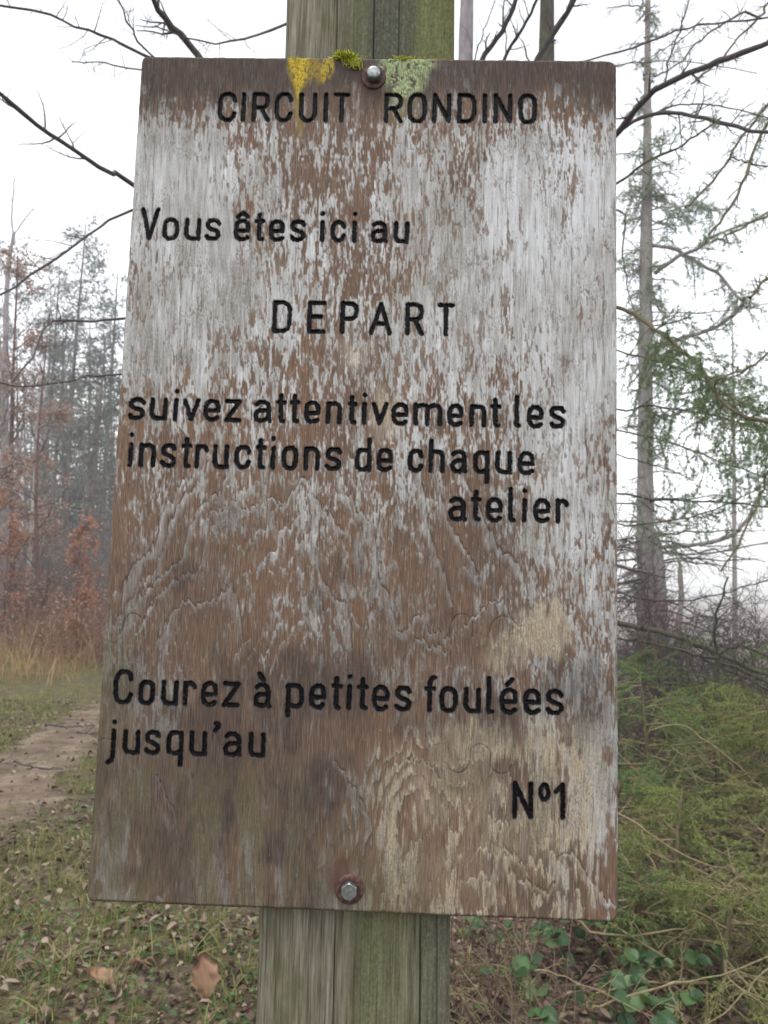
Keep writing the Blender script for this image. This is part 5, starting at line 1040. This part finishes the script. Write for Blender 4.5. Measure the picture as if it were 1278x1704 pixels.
d = r.normal(size=b.shape); d[:, 2] = np.abs(d[:, 2]) * .4; leaves(S, r, b, unit(d), .022, .019, .25, flat=1.0)
tag(S.build('ground_herbs', M['herb'], None, smooth=False), kind='stuff')
S = Soup(); x, y = region(r, 2600, -6, 4.5, 1.5, 9, lambda x, y: .25 + .6 * sstep(-1.8, 0, x)); n = len(x); b = np.stack([x, y, gh(x, y) + .012], 1); az = r.uniform(0, 6.28, n); L = r.uniform(.05, .3, n)
dd = np.stack([np.cos(az), np.sin(az), r.normal(0, .12, n)], 1); q = np.stack([b + dd * (L * t)[:, None] + r.normal(0, .006, (n, 3)) for t in (0, .33, .66, 1)], 1); q[:, :, 2] = np.maximum(q[:, :, 2], gh(q[:, :, 0], q[:, :, 1]) + .004)
tubes(S, q, np.full((n, 4), .0018) * (.6 + r.random((n, 1))), 4); tag(S.build('twig_litter', M['twig_red'], None), kind='stuff')

# sticks lying across the path and two big curled leaves
def stick(pl, rad, label, seed):
    pts = [ground_at(*q) + [0, 0, .018] for q in pl]; rr = np.random.default_rng(seed); P = resample(np.array(pts), 12, rr, .006); P[:, 2] = np.maximum(P[:, 2], gh(P[:, 0], P[:, 1]) + rad)
    S = Soup(); R = np.linspace(rad, rad * .45, 12); tubes(S, P, R, 6); P1, R1 = spawn(rr, P[None], R[None], 3, .2, .9, .12, 40, 0, .1, 4, .6, .4, .002)
    P1[:, :, 2] = np.maximum(P1[:, :, 2], gh(P1[:, :, 0], P1[:, :, 1]) + .004); tubes(S, P1, R1, 4)
    o = S.build('stick', M['bark_dark'], None); tag(o, label, 'stick', 'sticks on the path')
stick([(75, 1208), (110, 1212), (157, 1210)], .012, 'dark stick lying across the path beside the sign edge', 1)
stick([(88, 1170), (105, 1171), (123, 1171)], .011, 'short dark stick on the far part of the path', 2)
stick([(20, 1268), (45, 1277), (75, 1283), (105, 1284)], .010, 'long thin stick across the near part of the path', 3)
stick([(128, 1222), (150, 1224), (175, 1223)], .010, 'short stick just below the one beside the sign edge', 4)
stick([(425, 1560), (400, 1610), (375, 1640), (350, 1680)], .005, 'pale thin stick leaning beside the post foot', 5)
def big_leaf(px, py, L, label, seed, tilt, az):
    c = ground_at(px, py); rr = np.random.default_rng(seed); a = np.linspace(-1, 1, 17); bb = np.linspace(0, 1, 21); A_, B_ = np.meshgrid(a, bb)
    wv = np.sin(np.pi * np.clip(B_, 0.01, .99) ** .8) ** .8 * (.34 + .05 * np.sin(B_ * 22)); x = A_ * wv * L; yv = (B_ - .5) * L
    z = .12 * L * A_ ** 2 * (.5 + B_) + .10 * L * np.sin(B_ * 3) + .03 * L * np.sin(A_ * 5 + B_ * 9) - .015 * L * (np.abs(A_) < .1)
    V = np.stack([x, yv, z], -1).reshape(-1, 3); V = V @ np.array(Matrix.Rotation(tilt, 3, 'X')).T @ np.array(Matrix.Rotation(az, 3, 'Z')).T
    V += c; V[:, 2] += -V[:, 2].min() + gh(c[0], c[1]) + .004
    i = (np.arange(20)[:, None] * 17 + np.arange(16)[None]).reshape(-1); n0 = len(V); V2 = np.concatenate([V, V - [0, 0, .0008]])
    f = np.stack([i, i + 1, i + 18, i + 17], 1); o = mesh_np('dead_leaf', V2, np.concatenate([f, f[:, ::-1] + n0]), M['bigleaf'])
    tag(o, label, 'leaf', 'large dead leaves')
big_leaf(337, 1655, .145, 'large upright tan leaf on the litter left of the post foot', 1, 1.0, .5)
big_leaf(165, 1640, .12, 'curled orange tan leaf lying flat at the lower left', 2, .2, 1.3)
big_leaf(235, 1612, .10, 'grey brown leaf lying between the two tan leaves', 3, .15, 2.2)

# ------------------------------------------------------------------ haze
bm = bmesh.new(); bmesh.ops.create_cube(bm, size=1.0); me = bpy.data.meshes.new('haze'); bm.to_mesh(me); bm.free()
hz = bpy.data.objects.new('haze', me); COL.objects.link(hz); hz.scale = (330, 740, 50); hz.location = (0, 355, 10); hz['kind'] = 'stuff'
mh = bpy.data.materials.new('haze'); mh.use_nodes = True; tt = mh.node_tree; tt.nodes.clear(); pv = tt.nodes.new('ShaderNodeVolumePrincipled'); mo = tt.nodes.new('ShaderNodeOutputMaterial')
pv.inputs['Color'].default_value = (.98, .99, 1, 1); pv.inputs['Density'].default_value = .0022; pv.inputs['Anisotropy'].default_value = .2
tt.links.new(pv.outputs[0], mo.inputs['Volume']); me.materials.append(mh)
